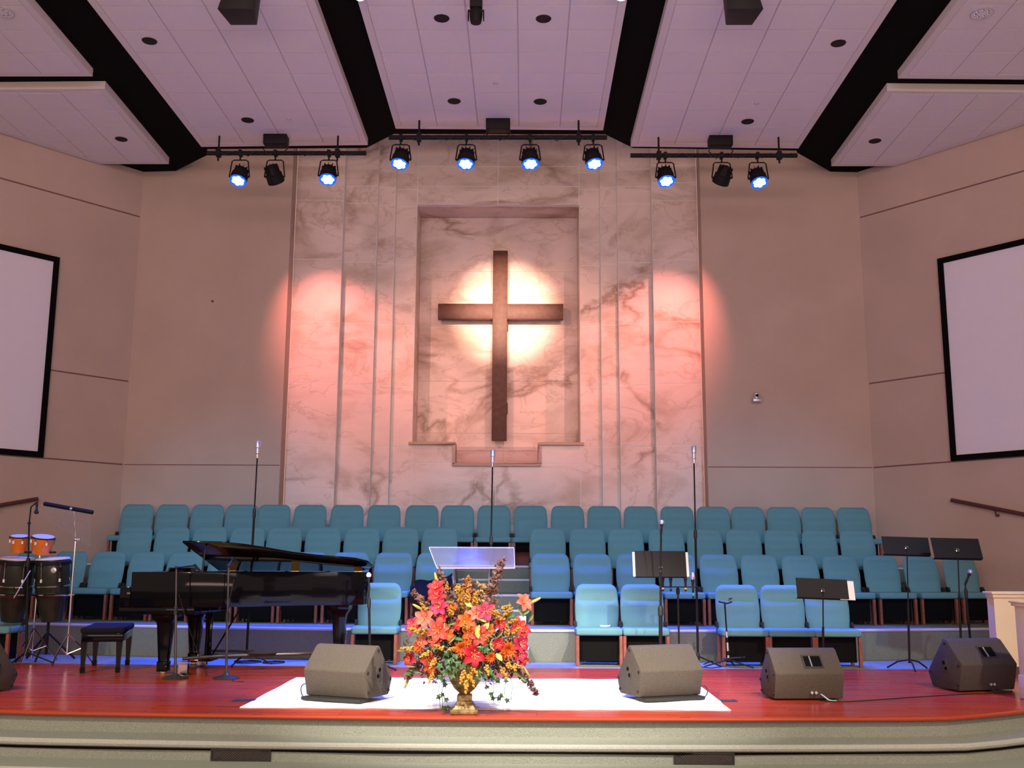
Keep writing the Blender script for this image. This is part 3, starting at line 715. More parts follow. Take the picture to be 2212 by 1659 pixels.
for rw, pxs in rows.items():
    y0, kk = K[rw]
    for i, px in enumerate(pxs):
        x = 0.0; Yb = y0+0.45
        for _ in range(4):
            q = at(px, ytop[rw], Yb); x = q.x; Yb = y0+kk*x*x+0.45
        if rw == 1 and i == 0: x = at(20, 1350, 12.75).x-0.29; Yb = 12.75+0.45; rz = 0
        else: rz = math.atan(2*kk*x)*0.7
        loc = V((x, Yb, ZT[rw]))-V((-sin(rz)*0.45, cos(rz)*0.45, 0))
        if rw == 1: lab = labels1[i]
        elif rw == 4:
            lab = 'blue choir chair %s, %s' % (rname[4], ('%s from the left' % ORD(i) if i < 11 else '%s from the right' % ORD(20-i)) if i != 10 else 'exactly in its middle behind the centre microphone')
        elif rw == 3:
            lab = 'blue choir chair %s, left of the aisle, %s from the aisle' % (rname[3], ORD(8-i)) if i < 9 else 'blue choir chair %s, right of the aisle, %s from the aisle' % (rname[3], ORD(i-9))
        else:
            lab = 'blue choir chair %s, left of the aisle, %s from the aisle' % (rname[2], ORD(10-i)) if i < 11 else 'blue choir chair %s, right of the aisle, %s from the aisle' % (rname[2], ORD(i-11))
        var = 1 if (rw == 4 and 8 <= i <= 13) else 0
        grp = 'choir chairs '+rname[rw]
        if not used[var]:
            c = protos[var]; used[var] = True; c.location = loc; c.rotation_euler = (0, 0, rz); c['label'] = lab; c['group'] = grp
        else: c = dup(protos[var], loc, rz, lab, grp)
        CH[(rw, i)] = c

# papers on seats
def paper(px, py, z, w, d, h, nm, label, cat, wave=0.0, mt='white'):
    p = fl(px, py, z)
    m = MB()
    for k in range(3):
        m.grid(lambda u, v, k=k: (p.x+(u-.5)*w+k*0.006, p.y+(v-.5)*d-k*0.004, z+0.004+k*h/3+wave*(2*u-1)**2), 8, 1)
    return tag(m.build(nm, M[mt], solid=0.003, smooth=False), label, cat)
paper(1165, 1272, 0.853, 0.21, 0.15, 0.010, 'sheet_music', 'white curled sheets on the second row seat beside the aisle', 'papers', 0.02)
paper(1306, 1354, 0.455, 0.12, 0.12, 0.02, 'folded_paper', 'folded white paper on the front row seat right of the flowers', 'paper', 0.004)
# ------------------------------------------------------------------ rug and floor sockets
def rugf(u, v):
    x = -2.02+4.25*u; y = 9.24+2.35*v
    x += (v)*(0.02)*(1 if u > .5 else -1)
    z = 0.004+0.004*sin(x*5+y*3)**2
    if u > 0.97 and v > 0.2: z += 0.012
    if v < 0.02: y += 0.02*sin(u*9)
    return (x, y+0.03*u, z)
rg = MB().grid(rugf, 60, 24); tag(rg.build('area_rug', M['rug'], solid=0.006), 'large cream white rug across the front of the stage', 'rug')
def plate(px, py, label):
    p = fl(px, py)
    r = thing('floor_socket', label, 'floor socket', (p.x, p.y, 0.0), 0, 'dark floor socket plates')
    MB().box(-0.10, 0.10, -0.07, 0.07, 0.0, 0.006).build('cover', M['bplastic'], r, bevel=0.002, seg=1)
    MB().box(-0.06, 0.06, -0.045, 0.045, 0.006, 0.010).build('lid', M['dkmetal'], r, bevel=0.002, seg=1)
plate(528, 1513, 'small dark floor socket plate at the left end of the rug')
plate(1568, 1514, 'small dark floor socket plate at the right end of the rug')

# ------------------------------------------------------------------ floor monitors
def monitor(cx, cy, rz, w, mt, label, handle=False, plate_=True, side=1, sc=1.0):
    r = thing('floor_monitor', label, 'floor monitor speaker', (cx, cy, 0.013), rz, 'wedge floor monitor speakers')
    z0 = 0.03 if plate_ else 0.0
    sec = [(0.03, 0.0), (-0.03, 0.235), (0.165, 0.44), (0.215, 0.455), (0.46, 0.14), (0.40, 0.0)]
    sec = [(a*sc, b*sc+z0) for a, b in sec]
    m = MB(); n = 6; h = w/2
    vs = [(-h, a, b) for a, b in sec]+[(h, a, b) for a, b in sec]
    m.add(vs, [tuple(range(n)), tuple(range(2*n-1, n-1, -1))]+[(i, n+i, n+(i+1) % n, (i+1) % n) for i in range(n)])
    cab = m.build('cabinet', M[mt], r, bevel=0.014, seg=2)
    # grille on the side that faces the performers
    a = V((0, sec[3][0], sec[3][1])); b = V((0, sec[4][0], sec[4][1])); u = (b-a); nn = V((0, -u.z, u.y)).normalized(); nn = -nn if nn.y < 0 else nn
    g = MB(); p = [a+u*0.06, a+u*0.94]
    g.add([(x, q.y+nn.y*o, q.z+nn.z*o) for x in (-h*0.92, h*0.92) for q in p for o in (0.001, 0.012)], [(0, 1, 3, 2), (4, 6, 7, 5), (0, 4, 5, 1), (2, 3, 7, 6), (0, 2, 6, 4), (1, 5, 7, 3)])
    g.build('grille', M['grille'], r)
    # corner feet and jack plate on the visible side
    xs = side*(h+0.001); Mr = RY(side*pi/2)
    for (a_, b_) in ((0.02, 0.05), (0.0, 0.225), (0.175, 0.41), (0.40, 0.14), (0.37, 0.04)):
        MB().lathe([(0.014, 0.0), (0.014, 0.008), (0.007, 0.012)], 10, T(xs, a_*sc+0.015, b_*sc+z0) @ Mr).build('rubber_foot', M['bplastic'], r)
    j = MB().lathe([(0.062, 0), (0.062, 0.004), (0.055, 0.006)], 16, T(xs, 0.20*sc, 0.21*sc+z0) @ Mr @ Matrix.Diagonal((1.25, 0.75, 1, 1))).build('jack_plate', M[mt], r)
    for o in (-0.03, 0.03):
        MB().lathe([(0.019, 0), (0.019, 0.003)], 12, T(xs+side*0.006, 0.20*sc+o*0.5, 0.21*sc+z0+o*0.9) @ Mr).build('jack', M['black'], j)
    if plate_:
        MB().box(-h*0.95, h*0.95, -0.075, 0.12, 0.0, 0.029).build('tilt_base', M['bplastic'], r, bevel=0.005)
    if handle:
        # recessed pocket on the upper back face with a metal bar
        a = V((0, sec[1][0], sec[1][1])); b = V((0, sec[2][0], sec[2][1])); u = (b-a).normalized(); nn = V((0, -u.z, u.y)); nn = -nn if nn.z < 0 else nn
        cpt = a+(b-a)*0.48
        Mh = Matrix(((1, 0, 0, 0.06), (0, u.y, nn.y, cpt.y), (0, u.z, nn.z, cpt.z), (0, 0, 0, 1)))
        fr = MB(); A, B_ = 0.095, 0.075
        fr.box(-A, A, -B_, -B_+0.015, -0.003, 0.007, Mh).box(-A, A, B_-0.015, B_, -0.003, 0.007, Mh).box(-A, -A+0.015, -B_+0.015, B_-0.015, -0.003, 0.007, Mh).box(A-0.015, A, -B_+0.015, B_-0.015, -0.003, 0.007, Mh)
        h_ = fr.build('handle_frame', M['dkmetal'], r)
        MB().box(-A+0.015, A-0.015, -B_+0.015, B_-0.015, -0.002, 0.001, Mh).build('handle_pocket', M['black'], h_)
        MB().tube([Mh @ V((-0.02, -B_+0.015, 0.006)), Mh @ V((-0.02, B_-0.015, 0.006))], 0.007, 8).build('handle_bar', M['silver'], h_)
        MB().lathe([(0.014, 0), (0.014, 0.012)], 10, T(0.02, 0.005, 0.06+z0) @ RX(pi/2)).lathe([(0.014, 0), (0.014, 0.012)], 10, T(0.06, 0.005, 0.06+z0) @ RX(pi/2)).build('cable_plug', M['silver'], r)
    return r
def mon(pxl, pxr, py, rz, *a, **k):
    q = fl((pxl+pxr)/2, py); return monitor(q.x, q.y, radians(rz), *a, **k)
m1 = mon(650, 795, 1517, -23, 0.66, 'spk', 'brown grey floor speaker on the rug, left of the flowers', side=1)
m2 = mon(1380, 1522, 1515, 22, 0.66, 'spk', 'brown grey floor speaker on the rug, right of the flowers', side=-1)
m3 = mon(1670, 1830, 1514, 5, 0.66, 'spk', 'brown floor speaker with a square handle hole, on bare wood right of rug', handle=True, plate_=False, side=-1)
m4 = mon(2072, 2204, 1495, 16, 0.66, 'spk2', 'dark floor speaker with handle hole near the right picture edge', handle=True, plate_=False, side=-1, sc=1.1)
m0 = monitor(-4.99, 10.10, radians(-24), 0.62, 'spk2', 'dark floor speaker cut by the left picture edge', plate_=False, side=1)

def cable(pts, r, label, mt='cable', sub=6, sag=0.0):
    pts = [V(p) for p in pts]; out = []
    for i in range(len(pts)-1):
        p0, p1, p2, p3 = pts[max(i-1, 0)], pts[i], pts[i+1], pts[min(i+2, len(pts)-1)]
        for k in range(sub):
            t = k/sub
            out.append(0.5*((2*p1)+(-p0+p2)*t+(2*p0-5*p1+4*p2-p3)*t*t+(-p0+3*p1-3*p2+p3)*t*t*t))
    out.append(pts[-1])
    m = MB().tube(out, r, 6)
    return tag(m.build('cable', M[mt]), label, 'cable')
def flp(*pp): return [(*fl(x, y).xy, 0.0065) for x, y in pp]
cable(flp((1765, 1512), (1790, 1516), (1850, 1516), (1950, 1509), (2080, 1501), (2170, 1498)), 0.005, 'thin black cable across the wood in front of the right speakers')
cable([(3.19, 10.07, 0.07), (3.22, 9.98, 0.05), (3.27, 9.93, 0.012), (3.33, 9.91, 0.008)], 0.007, 'short pale cable hanging out of the speaker right of the rug', 'cablew')
cable([(5.05, 10.86, 0.07), (5.10, 10.80, 0.04), (5.16, 10.74, 0.010), (5.32, 10.72, 0.010)], 0.008, 'short cable at the base of the dark speaker near the right edge')
cable([(-1.5, 9.80, 0.10), (-1.58, 9.82, 0.14), (-1.62, 9.84, 0.10), (-1.60, 9.83, 0.03), (-1.54, 9.80, 0.022)], 0.005, 'thin looped cable at the left end of the left rug speaker')
cable([(2.05, 9.93, 0.12), (2.12, 9.95, 0.13), (2.15, 9.95, 0.08), (2.12, 9.94, 0.03), (2.08, 9.92, 0.022)], 0.005, 'thin looped cable at the right end of the right rug speaker')

# ------------------------------------------------------------------ grand piano
pr = thing('grand_piano', 'glossy black grand piano with its lid half open', 'piano', (-2.7, 12.3, 0.001))
out = [(-3.97, 11.72), (-3.3, 11.72), (-3.0, 11.75), (-2.75, 11.86), (-2.52, 12.05), (-2.3, 12.24), (-2.05, 12.38), (-1.8, 12.46), (-1.62, 12.54), (-1.50, 12.68), (-1.47, 12.86), (-1.53, 13.03), (-1.66, 13.14), (-3.97, 13.16)]
rim = MB(); inn = inset(out, 0.05)
ccw = out if sum(out[i-1][0]*out[i][1]-out[i][0]*out[i-1][1] for i in range(len(out))) > 0 else out[::-1]
n = len(out)
vs = [(*p, 0.74) for p in ccw]+[(*p, 1.125) for p in ccw]+[(*p, 1.125) for p in inn]+[(*p, 0.96) for p in inn]
rim.add(vs, [tuple(range(n-1, -1, -1))]+[(i, (i+1) % n, n+(i+1) % n, n+i) for i in range(n)]+[(n+i, n+(i+1) % n, 2*n+(i+1) % n, 2*n+i) for i in range(n)]+[(2*n+i, 2*n+(i+1) % n, 3*n+(i+1) % n, 3*n+i) for i in range(n)]+[tuple(range(3*n, 4*n))])
rim.build('case', M['piano'], pr, w=True, bevel=0.006)
pl = MB().prism(inset(out, 0.07)[:], 0.962, 0.985).build('iron_plate', M['gold_iron'], pr, w=True)
stg = MB()
for k in range(26): stg.tube([(-3.3, 11.87+k*0.046, 0.995), (-1.75-max(0, (12.6-11.87-k*0.046))*1.6, 11.95+k*0.043, 0.995)], 0.002, 4)
stg.build('strings', M['brass'], pr, w=True)
MB().box(-4.10, -3.25, 11.74, 13.14, 0.655, 0.739).build('keybed', M['piano'], pr, w=True, bevel=0.01)
for y_ in (11.74, 13.05): MB().box(-4.10, -3.98, y_, y_+0.09, 0.74, 0.96).build('arm_cheek', M['piano'], pr, w=True, bevel=0.01)
ky = MB()
for k in range(52): ky.box(-4.09, -3.98, 11.845+k*0.0231, 11.845+k*0.0231+0.0215, 0.741, 0.765)
ky.build('white_keys', M['ivory'], pr, w=True, smooth=False)['kind'] = 'stuff'
# lid hinged on the far side, raised on a short prop
lidp = [(-3.42, 11.68), (-3.0, 11.71), (-2.74, 11.82), (-2.5, 12.01), (-2.28, 12.20), (-2.03, 12.34), (-1.78, 12.42), (-1.59, 12.50), (-1.46, 12.65), (-1.43, 12.87), (-1.50, 13.07), (-1.66, 13.17), (-3.42, 13.17)]
hy, hz = 13.17, 1.128; ang = radians(12.5)
Ml = T(0, hy, hz) @ RX(-ang) @ T(0, -hy, -hz)
Ml2 = T(0, hy, hz) @ RX(ang*0+0) @ T(0, 0, 0)
lid = MB().prism(lidp, hz, hz+0.028, Ml).build('lid', M['piano'], pr, w=True, bevel=0.008)
Mf = T(-3.0, 0, hz+0.030) @ RY(radians(7)) @ T(3.0, 0, -(hz+0.030))
MB().box(-3.22, -2.78, 12.05, 13.12, hz+0.033, hz+0.056, Ml @ Mf).build('folded_front_lid', M['piano'], pr, w=True, bevel=0.006)
MB().tube([(-3.2, 11.80, 1.10), (-3.2, 11.86, 1.40)], 0.011, 8).build('lid_prop', M['piano'], pr, w=True)
for k in range(3):
    MB().box(-3.3+k*0.8, -3.2+k*0.8, 13.155, 13.185, 1.10, 1.15).build('hinge', M['brass'], pr, w=True)
for (x, y) in ((-3.61, 11.90), (-3.61, 12.98), (-1.80, 12.80)):
    s = 0.065
    lg = MB()
    def ringbox(za, sa): return [(x-sa, y-sa, za), (x+sa, y-sa, za), (x+sa, y+sa, za), (x-sa, y+sa, za)]
    zs = [(0.739 if x < -3 else 0.74, 0.13), (0.68, 0.125), (0.62, 0.085), (0.58, 0.078), (0.12, 0.052), (0.115, 0.062), (0.03, 0.058)]
    if x < -3: zs = [(0.654, 0.13), (0.62, 0.125), (0.57, 0.085), (0.54, 0.078), (0.14, 0.050), (0.135, 0.062), (0.03, 0.058)]
    vs = [q for z, a in zs for q in ringbox(z, a)]
    lg.add(vs, [(0, 1, 2, 3)]+[(4*i+j, 4*i+(j+1) % 4, 4*i+4+(j+1) % 4, 4*i+4+j) for i in range(len(zs)-1) for j in range(4)]+[tuple(4*len(zs)-1-j for j in range(4))])
    o = lg.build('leg', M['piano'], pr, w=True, bevel=0.006)
    MB().lathe([(0.03, -0.012), (0.03, 0.012)], 12, T(x, y, 0.031) @ RX(pi/2)).box(x-0.02, x+0.02, y-0.018, y+0.018, 0.024, 0.05).build('caster', M['brass'], o, w=True)
ly = MB()
for s in (-1, 1): ly.tube([(-3.28, 12.44+s*0.10, 0.66), (-3.28, 12.44+s*0.05, 0.40), (-3.28, 12.44+s*0.07, 0.16)], 0.022, 8)
ly.box(-3.34, -3.20, 12.28, 12.60, 0.10, 0.165).tube([(-3.24, 12.44, 0.14), (-2.9, 12.44, 0.735)], 0.010, 6)
l_ = ly.build('pedal_lyre', M['piano'], pr, w=True, bevel=0.0)
for k in (-1, 0, 1): MB().box(-3.46, -3.34, 12.44+k*0.08-0.018, 12.44+k*0.08+0.018, 0.10, 0.115).build('pedal', M['brass'], l_, w=True, bevel=0.004)
MB().box(-3.72, -3.70, 11.95, 12.95, 1.0, 1.19, T(-3.7, 0, 1.0) @ RY(radians(28)) @ T(3.7, 0, -1.0)).build('music_desk', M['piano'], pr, w=True, bevel=0.004)

# piano dolly seen under it
dl = thing('piano_dolly', 'low curved steel piano dolly with a caster wheel under the piano', 'dolly', (-3.2, 11.9, 0.002))
dz = 0.17
A = fl(385, 1440, 0.12); 
MB().tube([(-3.42, 11.96, 0.16), (-3.05, 12.15, 0.175), (-2.6, 12.3, 0.18), (-2.2, 12.45, 0.18), (-1.9, 12.7, 0.18), (-1.80, 12.98, 0.175)], 0.020, 8).tube([(-2.6, 12.3, 0.18), (-2.8, 12.7, 0.18), (-3.45, 12.9, 0.17)], 0.018, 8).build('frame', M['dkmetal'], dl, w=True)
MB().lathe([(0.16, 0), (0.17, 0.012), (0.03, 0.03)], 20, T(-2.6, 12.3, 0.195)).build('centre_plate', M['dkmetal'], dl, w=True)
for (x, y) in ((-3.34, 11.78), (-1.80, 12.99), (-3.42, 12.72)):
    wh = MB().lathe([(0.030, -0.02), (0.05, -0.018), (0.05, 0.018), (0.025, 0.02)], 16, T(x, y, 0.051) @ RZ(0.5) @ RX(pi/2)).build('wheel', M['rubber'], dl, w=True)
    MB().box(-0.05, 0.05, -0.045, -0.028, 0.02, 0.12, T(x, y, 0)).box(-0.05, 0.05, 0.028, 0.045, 0.02, 0.12, T(x, y, 0)).box(-0.055, 0.055, -0.05, 0.05, 0.13, 0.145, T(x, y, 0)).build('wheel_fork', M['chrome'], wh, w=True)
# bench
br_ = thing('piano_bench', 'black padded piano bench with four tapered legs', 'bench', (-4.45, 12.38, 0.001), radians(14))
MB().box(-0.235, 0.235, -0.48, 0.48, 0.435, 0.50).build('seat_pad', M['cloth'], br_, bevel=0.02)
MB().box(-0.22, 0.22, -0.465, 0.465, 0.34, 0.434).build('apron', M['piano'], br_, bevel=0.006)
for sx in (-1, 1):
    for sy in (-1, 1):
        x, y = sx*0.188, sy*0.43
        m = MB(); zs = [(0.339, 0.034), (0.06, 0.021), (0.055, 0.028), (0.0, 0.024)]
        vs = [q for z, a in zs for q in [(x-a, y-a, z), (x+a, y-a, z), (x+a, y+a, z), (x-a, y+a, z)]]
        m.add(vs, [(0, 1, 2, 3)]+[(4*i+j, 4*i+(j+1) % 4, 4*i+4+(j+1) % 4, 4*i+4+j) for i in range(3) for j in range(4)]+[(15, 14, 13, 12)])
        m.build('leg', M['piano'], br_)

# ------------------------------------------------------------------ microphone stands
def mic_body(parent, p, d, L=0.17, r=0.019, head='silver', body='bplastic', band=None, kind='hand'):
    q = V(d).normalized().to_track_quat('Z', 'Y').to_matrix().to_4x4(); Mx = T(V(p)) @ q
    if kind == 'hand':
        b = MB().lathe([(0.010, 0), (0.014, 0.01), (0.013, L*0.5), (0.022, L*0.80), (0.024, L*0.84)], 12, Mx).build('mic_body', M[body], parent, w=True)
        MB().lathe([(0.025, L*0.84), (0.030, L*0.92), (0.029, L*1.02), (0.016, L*1.14), (0.002, L*1.16)], 14, Mx).build('mic_grille', M[head], parent, w=True)
    else:
        b = MB().lathe([(0.016, 0), (0.024, 0.01), (0.024, L*0.45), (0.028, L*0.47)], 14, Mx).build('mic_body', M['silver'], parent, w=True)
        MB().lathe([(0.029, L*0.47), (0.033, L*0.5), (0.033, L*0.94), (0.026, L), (0.002, L*1.01)], 14, Mx).build('mic_grille', M['silver'], parent, w=True)
    if band: MB().lathe([(0.0148, L*0.12), (0.0155, L*0.13), (0.0155, L*0.24), (0.0148, L*0.25)], 12, Mx).build('colour_band', band, b, w=True)
def mstand(name, label, base, top, mat_='bmetal', basekind='tripod', mic='hand', boom=None, collar=0.55, r=0.011, z0=0.001, group='microphone stands', micL=0.17, micd=None, head='silver', rz=0.3):
    b = V((base[0], base[1], z0)); t = V(top)
    o = thing(name, label, 'microphone stand', b, 0, group)
    if basekind == 'round':
        MB().lathe([(0.14, 0), (0.142, 0.008), (0.12, 0.02), (0.05, 0.035), (0.02, 0.06)], 28, T(b)).build('base', M['dkmetal'], o, w=True)
        zb = 0.05
    else:
        zb = 0.12
        for k in range(3):
            a = rz+2*pi*k/3; e = b+V((0.30*cos(a), 0.30*sin(a), 0.012))
            lg = MB().tube([b+V((0, 0, 0.14)), e], 0.009, 6).build('leg', M[mat_], o, w=True)
            MB().ball(e, 0.014, 8, 5).build('rubber_foot', M['rubber'], lg, w=True)
        MB().lathe([(0.022, 0.09), (0.024, 0.11), (0.024, 0.16), (0.016, 0.18)], 10, T(b)).build('hub', M['bplastic'], o, w=True)
    pole_top = V(boom[0]) if boom else t
    mid = b+(pole_top-b)*collar+V((0, 0, 0)); mid.z = b.z+(pole_top.z-b.z)*collar
    base_p = b+V((0, 0, zb))
    MB().tube([base_p, mid], r*1.35, 8).build('lower_tube', M[mat_ if basekind != 'round' else 'dkmetal'], o, w=True)
    MB().tube([mid, pole_top], r*0.85, 8).build('upper_tube', M[mat_ if basekind != 'round' else 'dkmetal'], o, w=True)
    MB().tube([mid-V((0, 0, 0.06)), mid+V((0, 0, 0.02)), mid+V((0, 0, 0.05))], [r*2, r*2, r*1.3], 10).build('clutch', M['bplastic'], o, w=True)
    d = V(micd) if micd else (t-pole_top if boom else t-base_p)
    if boom:
        pts = [V(p) for p in boom]+[t]
        MB().tube(pts, r*0.7, 8).build('boom_arm', M[mat_], o, w=True)
        MB().ball(pole_top, 0.022, 8, 6).build('knob', M['bplastic'], o, w=True)
        d = V(micd) if micd else pts[-1]-pts[-2]
    dn = d.normalized()
    if mic == 'hand':
        MB().tube([t-dn*0.01, t+dn*0.05], [0.014, 0.017], 10).build('mic_clip', M['bplastic'], o, w=True)
        mic_body(o, t+dn*0.02, dn, micL, head=head)
    elif mic == 'cond':
        MB().tube([t-dn*0.04, t+dn*0.01], [0.012, 0.016], 10).build('mic_clip', M['chrome'], o, w=True)
        mic_body(o, t+dn*0.01, dn, micL, kind='cond')
    elif mic == 'small':
        MB().tube([t-dn*0.02, t+dn*0.11], [0.012, 0.014], 10).build('mic_body', M['bplastic'], o, w=True)
    return o
# three tall choir microphones
p = at(556, 982, 13.0); mstand('microphone_stand', 'tall black stand with silver microphone, behind the piano lid', (at(538, 1300, 13.0).x, 13.0), at(556, 983, 13.0), mic='cond', micL=0.17, rz=0.2, collar=0.72)
mstand('microphone_stand', 'tall black stand with silver microphone, in the centre behind the lectern', (at(1056, 1400, 12.9).x, 12.9), at(1064, 1002, 12.9), mic='cond', micL=0.17, collar=0.62)
mstand('microphone_stand', 'tall black stand with silver microphone, right of the wide music stand', (at(1508, 1432, 12.95).x, 12.95), at(1499, 994, 12.95), mic='cond', micL=0.17, collar=0.64)
p = fl(800, 1442); mstand('microphone_stand', 'short black stand with white-headed microphone at the piano tail', (at(800, 1400, 12.3).x, 12.3), at(797, 1275, 12.3), collar=0.85, head='white', group='microphone stands', micL=0.16)
b1 = fl(378, 1466); b2 = fl(488, 1466)
mstand('microphone_stand', 'round based microphone stand before the keyboard end of the piano', b1.xy, at(422, 1222, b1.y+0.25), basekind='round', boom=[at(381, 1226, b1.y)], collar=0.62, mic='small', micd=(0.5, 0.5, -0.7))
mstand('microphone_stand', 'round based microphone stand in front of the open piano lid', b2.xy, at(503, 1206, b2.y+0.3), basekind='round', boom=[at(494, 1222, b2.y)], collar=0.55, mic='small', micd=(0.3, 1.0, -0.4))
mstand('microphone_stand', 'black stand with ball microphone rising before the wide music stand', (at(1427, 1440, 12.2).x, 12.2), at(1428, 1152, 12.2), boom=[at(1427, 1235, 12.2)], collar=0.62, micd=(0.02, -0.2, 0.5), micL=0.12, r=0.016)
mstand('microphone_stand', 'black stand with silver ball microphone at the far right', (at(2098, 1400, 13.05).x, 13.05), at(2085, 1262, 13.05), collar=0.9, micd=(0.06, -0.03, 0.15), micL=0.15)
# tall boom over the bongos
mstand('microphone_stand', 'tall black stand with microphone bowed over the orange bongos', (at(55, 1430, 12.9).x, 12.9), at(80, 1085, 12.9), boom=[at(63, 1130, 12.9), at(67, 1095, 12.9)], collar=0.72, micd=(0.01, 0, -0.5), micL=0.11, r=0.013, head='bplastic')

# microphone rack
RY_ = 12.75
b = at(1468, 1445, RY_); zt_ = at(1468, 1269, RY_).z
mr = thing('microphone_rack', 'black stand with a crossbar holding handheld microphones', 'microphone rack', (b.x, RY_, 0.001))
for k in range(3):
    a = 0.5+2*pi*k/3; MB().tube([(b.x, RY_, 0.14), (b.x+0.27*cos(a), RY_+0.27*sin(a), 0.013)], 0.008, 6).build('leg', M['bmetal'], mr, w=True)
MB().tube([(b.x, RY_, 0.11), (b.x, RY_, zt_)], 0.011, 8).lathe([(0.022, zt_-0.08), (0.022, zt_-0.02), (0.012, zt_)], 10, T(b.x, RY_, 0)).build('pole', M['bmetal'], mr, w=True)
xa, xb = at(1432, 1269, RY_).x, at(1512, 1269, RY_).x
MB().box(xa, xb, RY_-0.02, RY_+0.02, zt_, zt_+0.012).build('crossbar', M['bmetal'], mr, w=True)
bands = {'white': mat('white_band', (0.85, 0.85, 0.85), 0.5), 'blue': mat('blue_band', (0.02, 0.25, 0.8), 0.5), 'yellow': mat('yellow_band', (0.9, 0.8, 0.05), 0.5), 'green': mat('green_band', (0.02, 0.45, 0.25), 0.5)}
for px, c_ in ((1432, 'white'), (1449, 'blue'), (1481, 'yellow'), (1497, 'green')):
    x = at(px, 1270, RY_-0.045).x
    o = thing('handheld_microphone', 'handheld microphone with a %s band on the crossbar rack' % c_, 'microphone', (x, RY_-0.045, zt_-0.02), 0, 'handheld microphones on the rack')
    mic_body(o, (x, RY_-0.045, zt_-0.045 if c_ != 'green' else zt_-0.13), (0, 0, 1), 0.19 if c_ != 'green' else 0.27, band=bands[c_])
    MB().box(x-0.018, x+0.018, RY_-0.062, RY_-0.02, zt_-0.002, zt_+0.014).build('clip', M['bplastic'], o, w=True)

# ------------------------------------------------------------------ music stands
def music_stand(px, py, w, h, Y, label, tilt=18, roll=0, sheets=None, baseY=None, z0=0.001, px_base=None):
    c = at(px, py, Y); bx = at(px_base or px, 1420, Y).x
    r = thing('music_stand', label, 'music stand', (bx, Y+0.08, z0), 0, 'black music stands')
    Mx = T(c) @ RY(radians(roll)) @ RX(radians(-tilt))
    # the tray faces the players, its back is toward the hall
    MB().box(-w/2, w/2, -0.004, 0.0, -h/2, h/2, Mx).box(-w/2, w/2, 0.0, 0.055, -h/2, -h/2+0.004, Mx).build('desk', M['bmetal'], r, w=True, bevel=0.0015, seg=1)
    MB().lathe([(0.022, 0), (0.022, 0.008), (0.012, 0.014)], 12, Mx @ T(0, -0.004, -h*0.12) @ RX(pi/2)).build('pivot', M['chrome'], r, w=True)
    tp = Mx @ V((0, -0.022, -h*0.12)); mid = V((bx+(tp.x-bx)*0.5, tp.y, z0+(tp.z-z0)*0.52)); bp = V((bx, tp.y, z0))
    r.location = bp.copy()
    for ch in list(r.children):
        ch.data.transform(Matrix.Translation(V((bx, Y+0.08, z0))-bp))
    MB().tube([tp, mid], 0.008, 8).build('upper_tube', M['chrome'] if z0 == 0.0011 else M['bmetal'], r, w=True)
    MB().tube([mid+V((0, 0, 0.04)), bp+V((0, 0, 0.08))], 0.014, 8).build('lower_tube', M['bmetal'], r, w=True)
    for k in range(3):
        a = 0.4+2*pi*k/3
        MB().tube([bp+V((0, 0, 0.12)), bp+V((0.14*cos(a), 0.14*sin(a), 0.09)), bp+V((0.27*cos(a), 0.27*sin(a), 0.010))], 0.010, 6).build('leg', M['bmetal'], r, w=True)
    if sheets:
        for (x0, x1, z0_, z1_, lab, nm, ct) in sheets:
            o = MB().box(x0, x1, 0.006, 0.012, z0_, z1_, Mx).build(nm, M['white']); tag(o, lab, ct)
    return r
w1 = at(1482, 1215, 12.5).x-at(1372, 1215, 12.5).x
music_stand(1427, 1218, w1, 0.315, 12.5, 'wide black music stand right of centre with white sheets showing at both sides', tilt=15,
            sheets=[(-w1/2-0.028, w1/2+0.03, -0.152, 0.145, 'white music sheets on the wide music stand right of centre', 'sheet_music', 'papers')])
music_stand(1776, 1271, 0.60, 0.235, 12.3, 'black music stand with a pale pink folder sticking out on its right', tilt=20, roll=2.0,
            sheets=[(0.20, 0.375, -0.125, 0.105, 'pale folder sticking out on the right music stand', 'paper_folder', 'folder')])
music_stand(1957, 1179, 0.575, 0.23, 12.9, 'empty black music stand, left one of the tall pair at right', tilt=20, roll=1.5, px_base=1962)
music_stand(2066, 1184, 0.575, 0.26, 12.55, 'empty black music stand, right one of the tall pair at right', tilt=25, roll=1.0, px_base=2074)

# guitar stand
gy = 12.95; gb = at(1575, 1440, gy)
gs = thing('guitar_stand', 'black folding guitar stand on the stage before the right front chairs', 'guitar stand', (gb.x, gy, 0.001))
zt2 = at(1568, 1300, gy).z; tp = at(1567, 1303, gy); tp.y = gy+0.05
pt = lambda z: V((gb.x+(tp.x-gb.x)*(z/zt2), gy+0.05*(z/zt2), z))
MB().tube([pt(0.08), pt(0.32)], 0.012, 8).build('lower_tube', M['bmetal'], gs, w=True)
MB().tube([pt(0.32), pt(zt2)], 0.010, 8).build('upper_tube', M['bmetal'], gs, w=True)
for a_, b_ in ((0.12, 0.15), (0.20, 0.30), (0.36, 0.43)): MB().tube([pt(a_), pt(b_)], 0.0135, 8).build('chrome_sleeve', M['silver'], gs, w=True)
MB().tube([tp+V((0.075*cos(a), 0.075*sin(a)-0.04, 0.018*abs(cos(a)))) for a in [pi+i*pi/8 for i in range(9)]], 0.011, 8).tube([tp+V((0.05, 0, 0.03)), tp+V((0.09, -0.02, 0.06)), tp+V((0.04, -0.05, 0.055))], 0.005, 6).build('neck_yoke', M['bplastic'], gs, w=True)
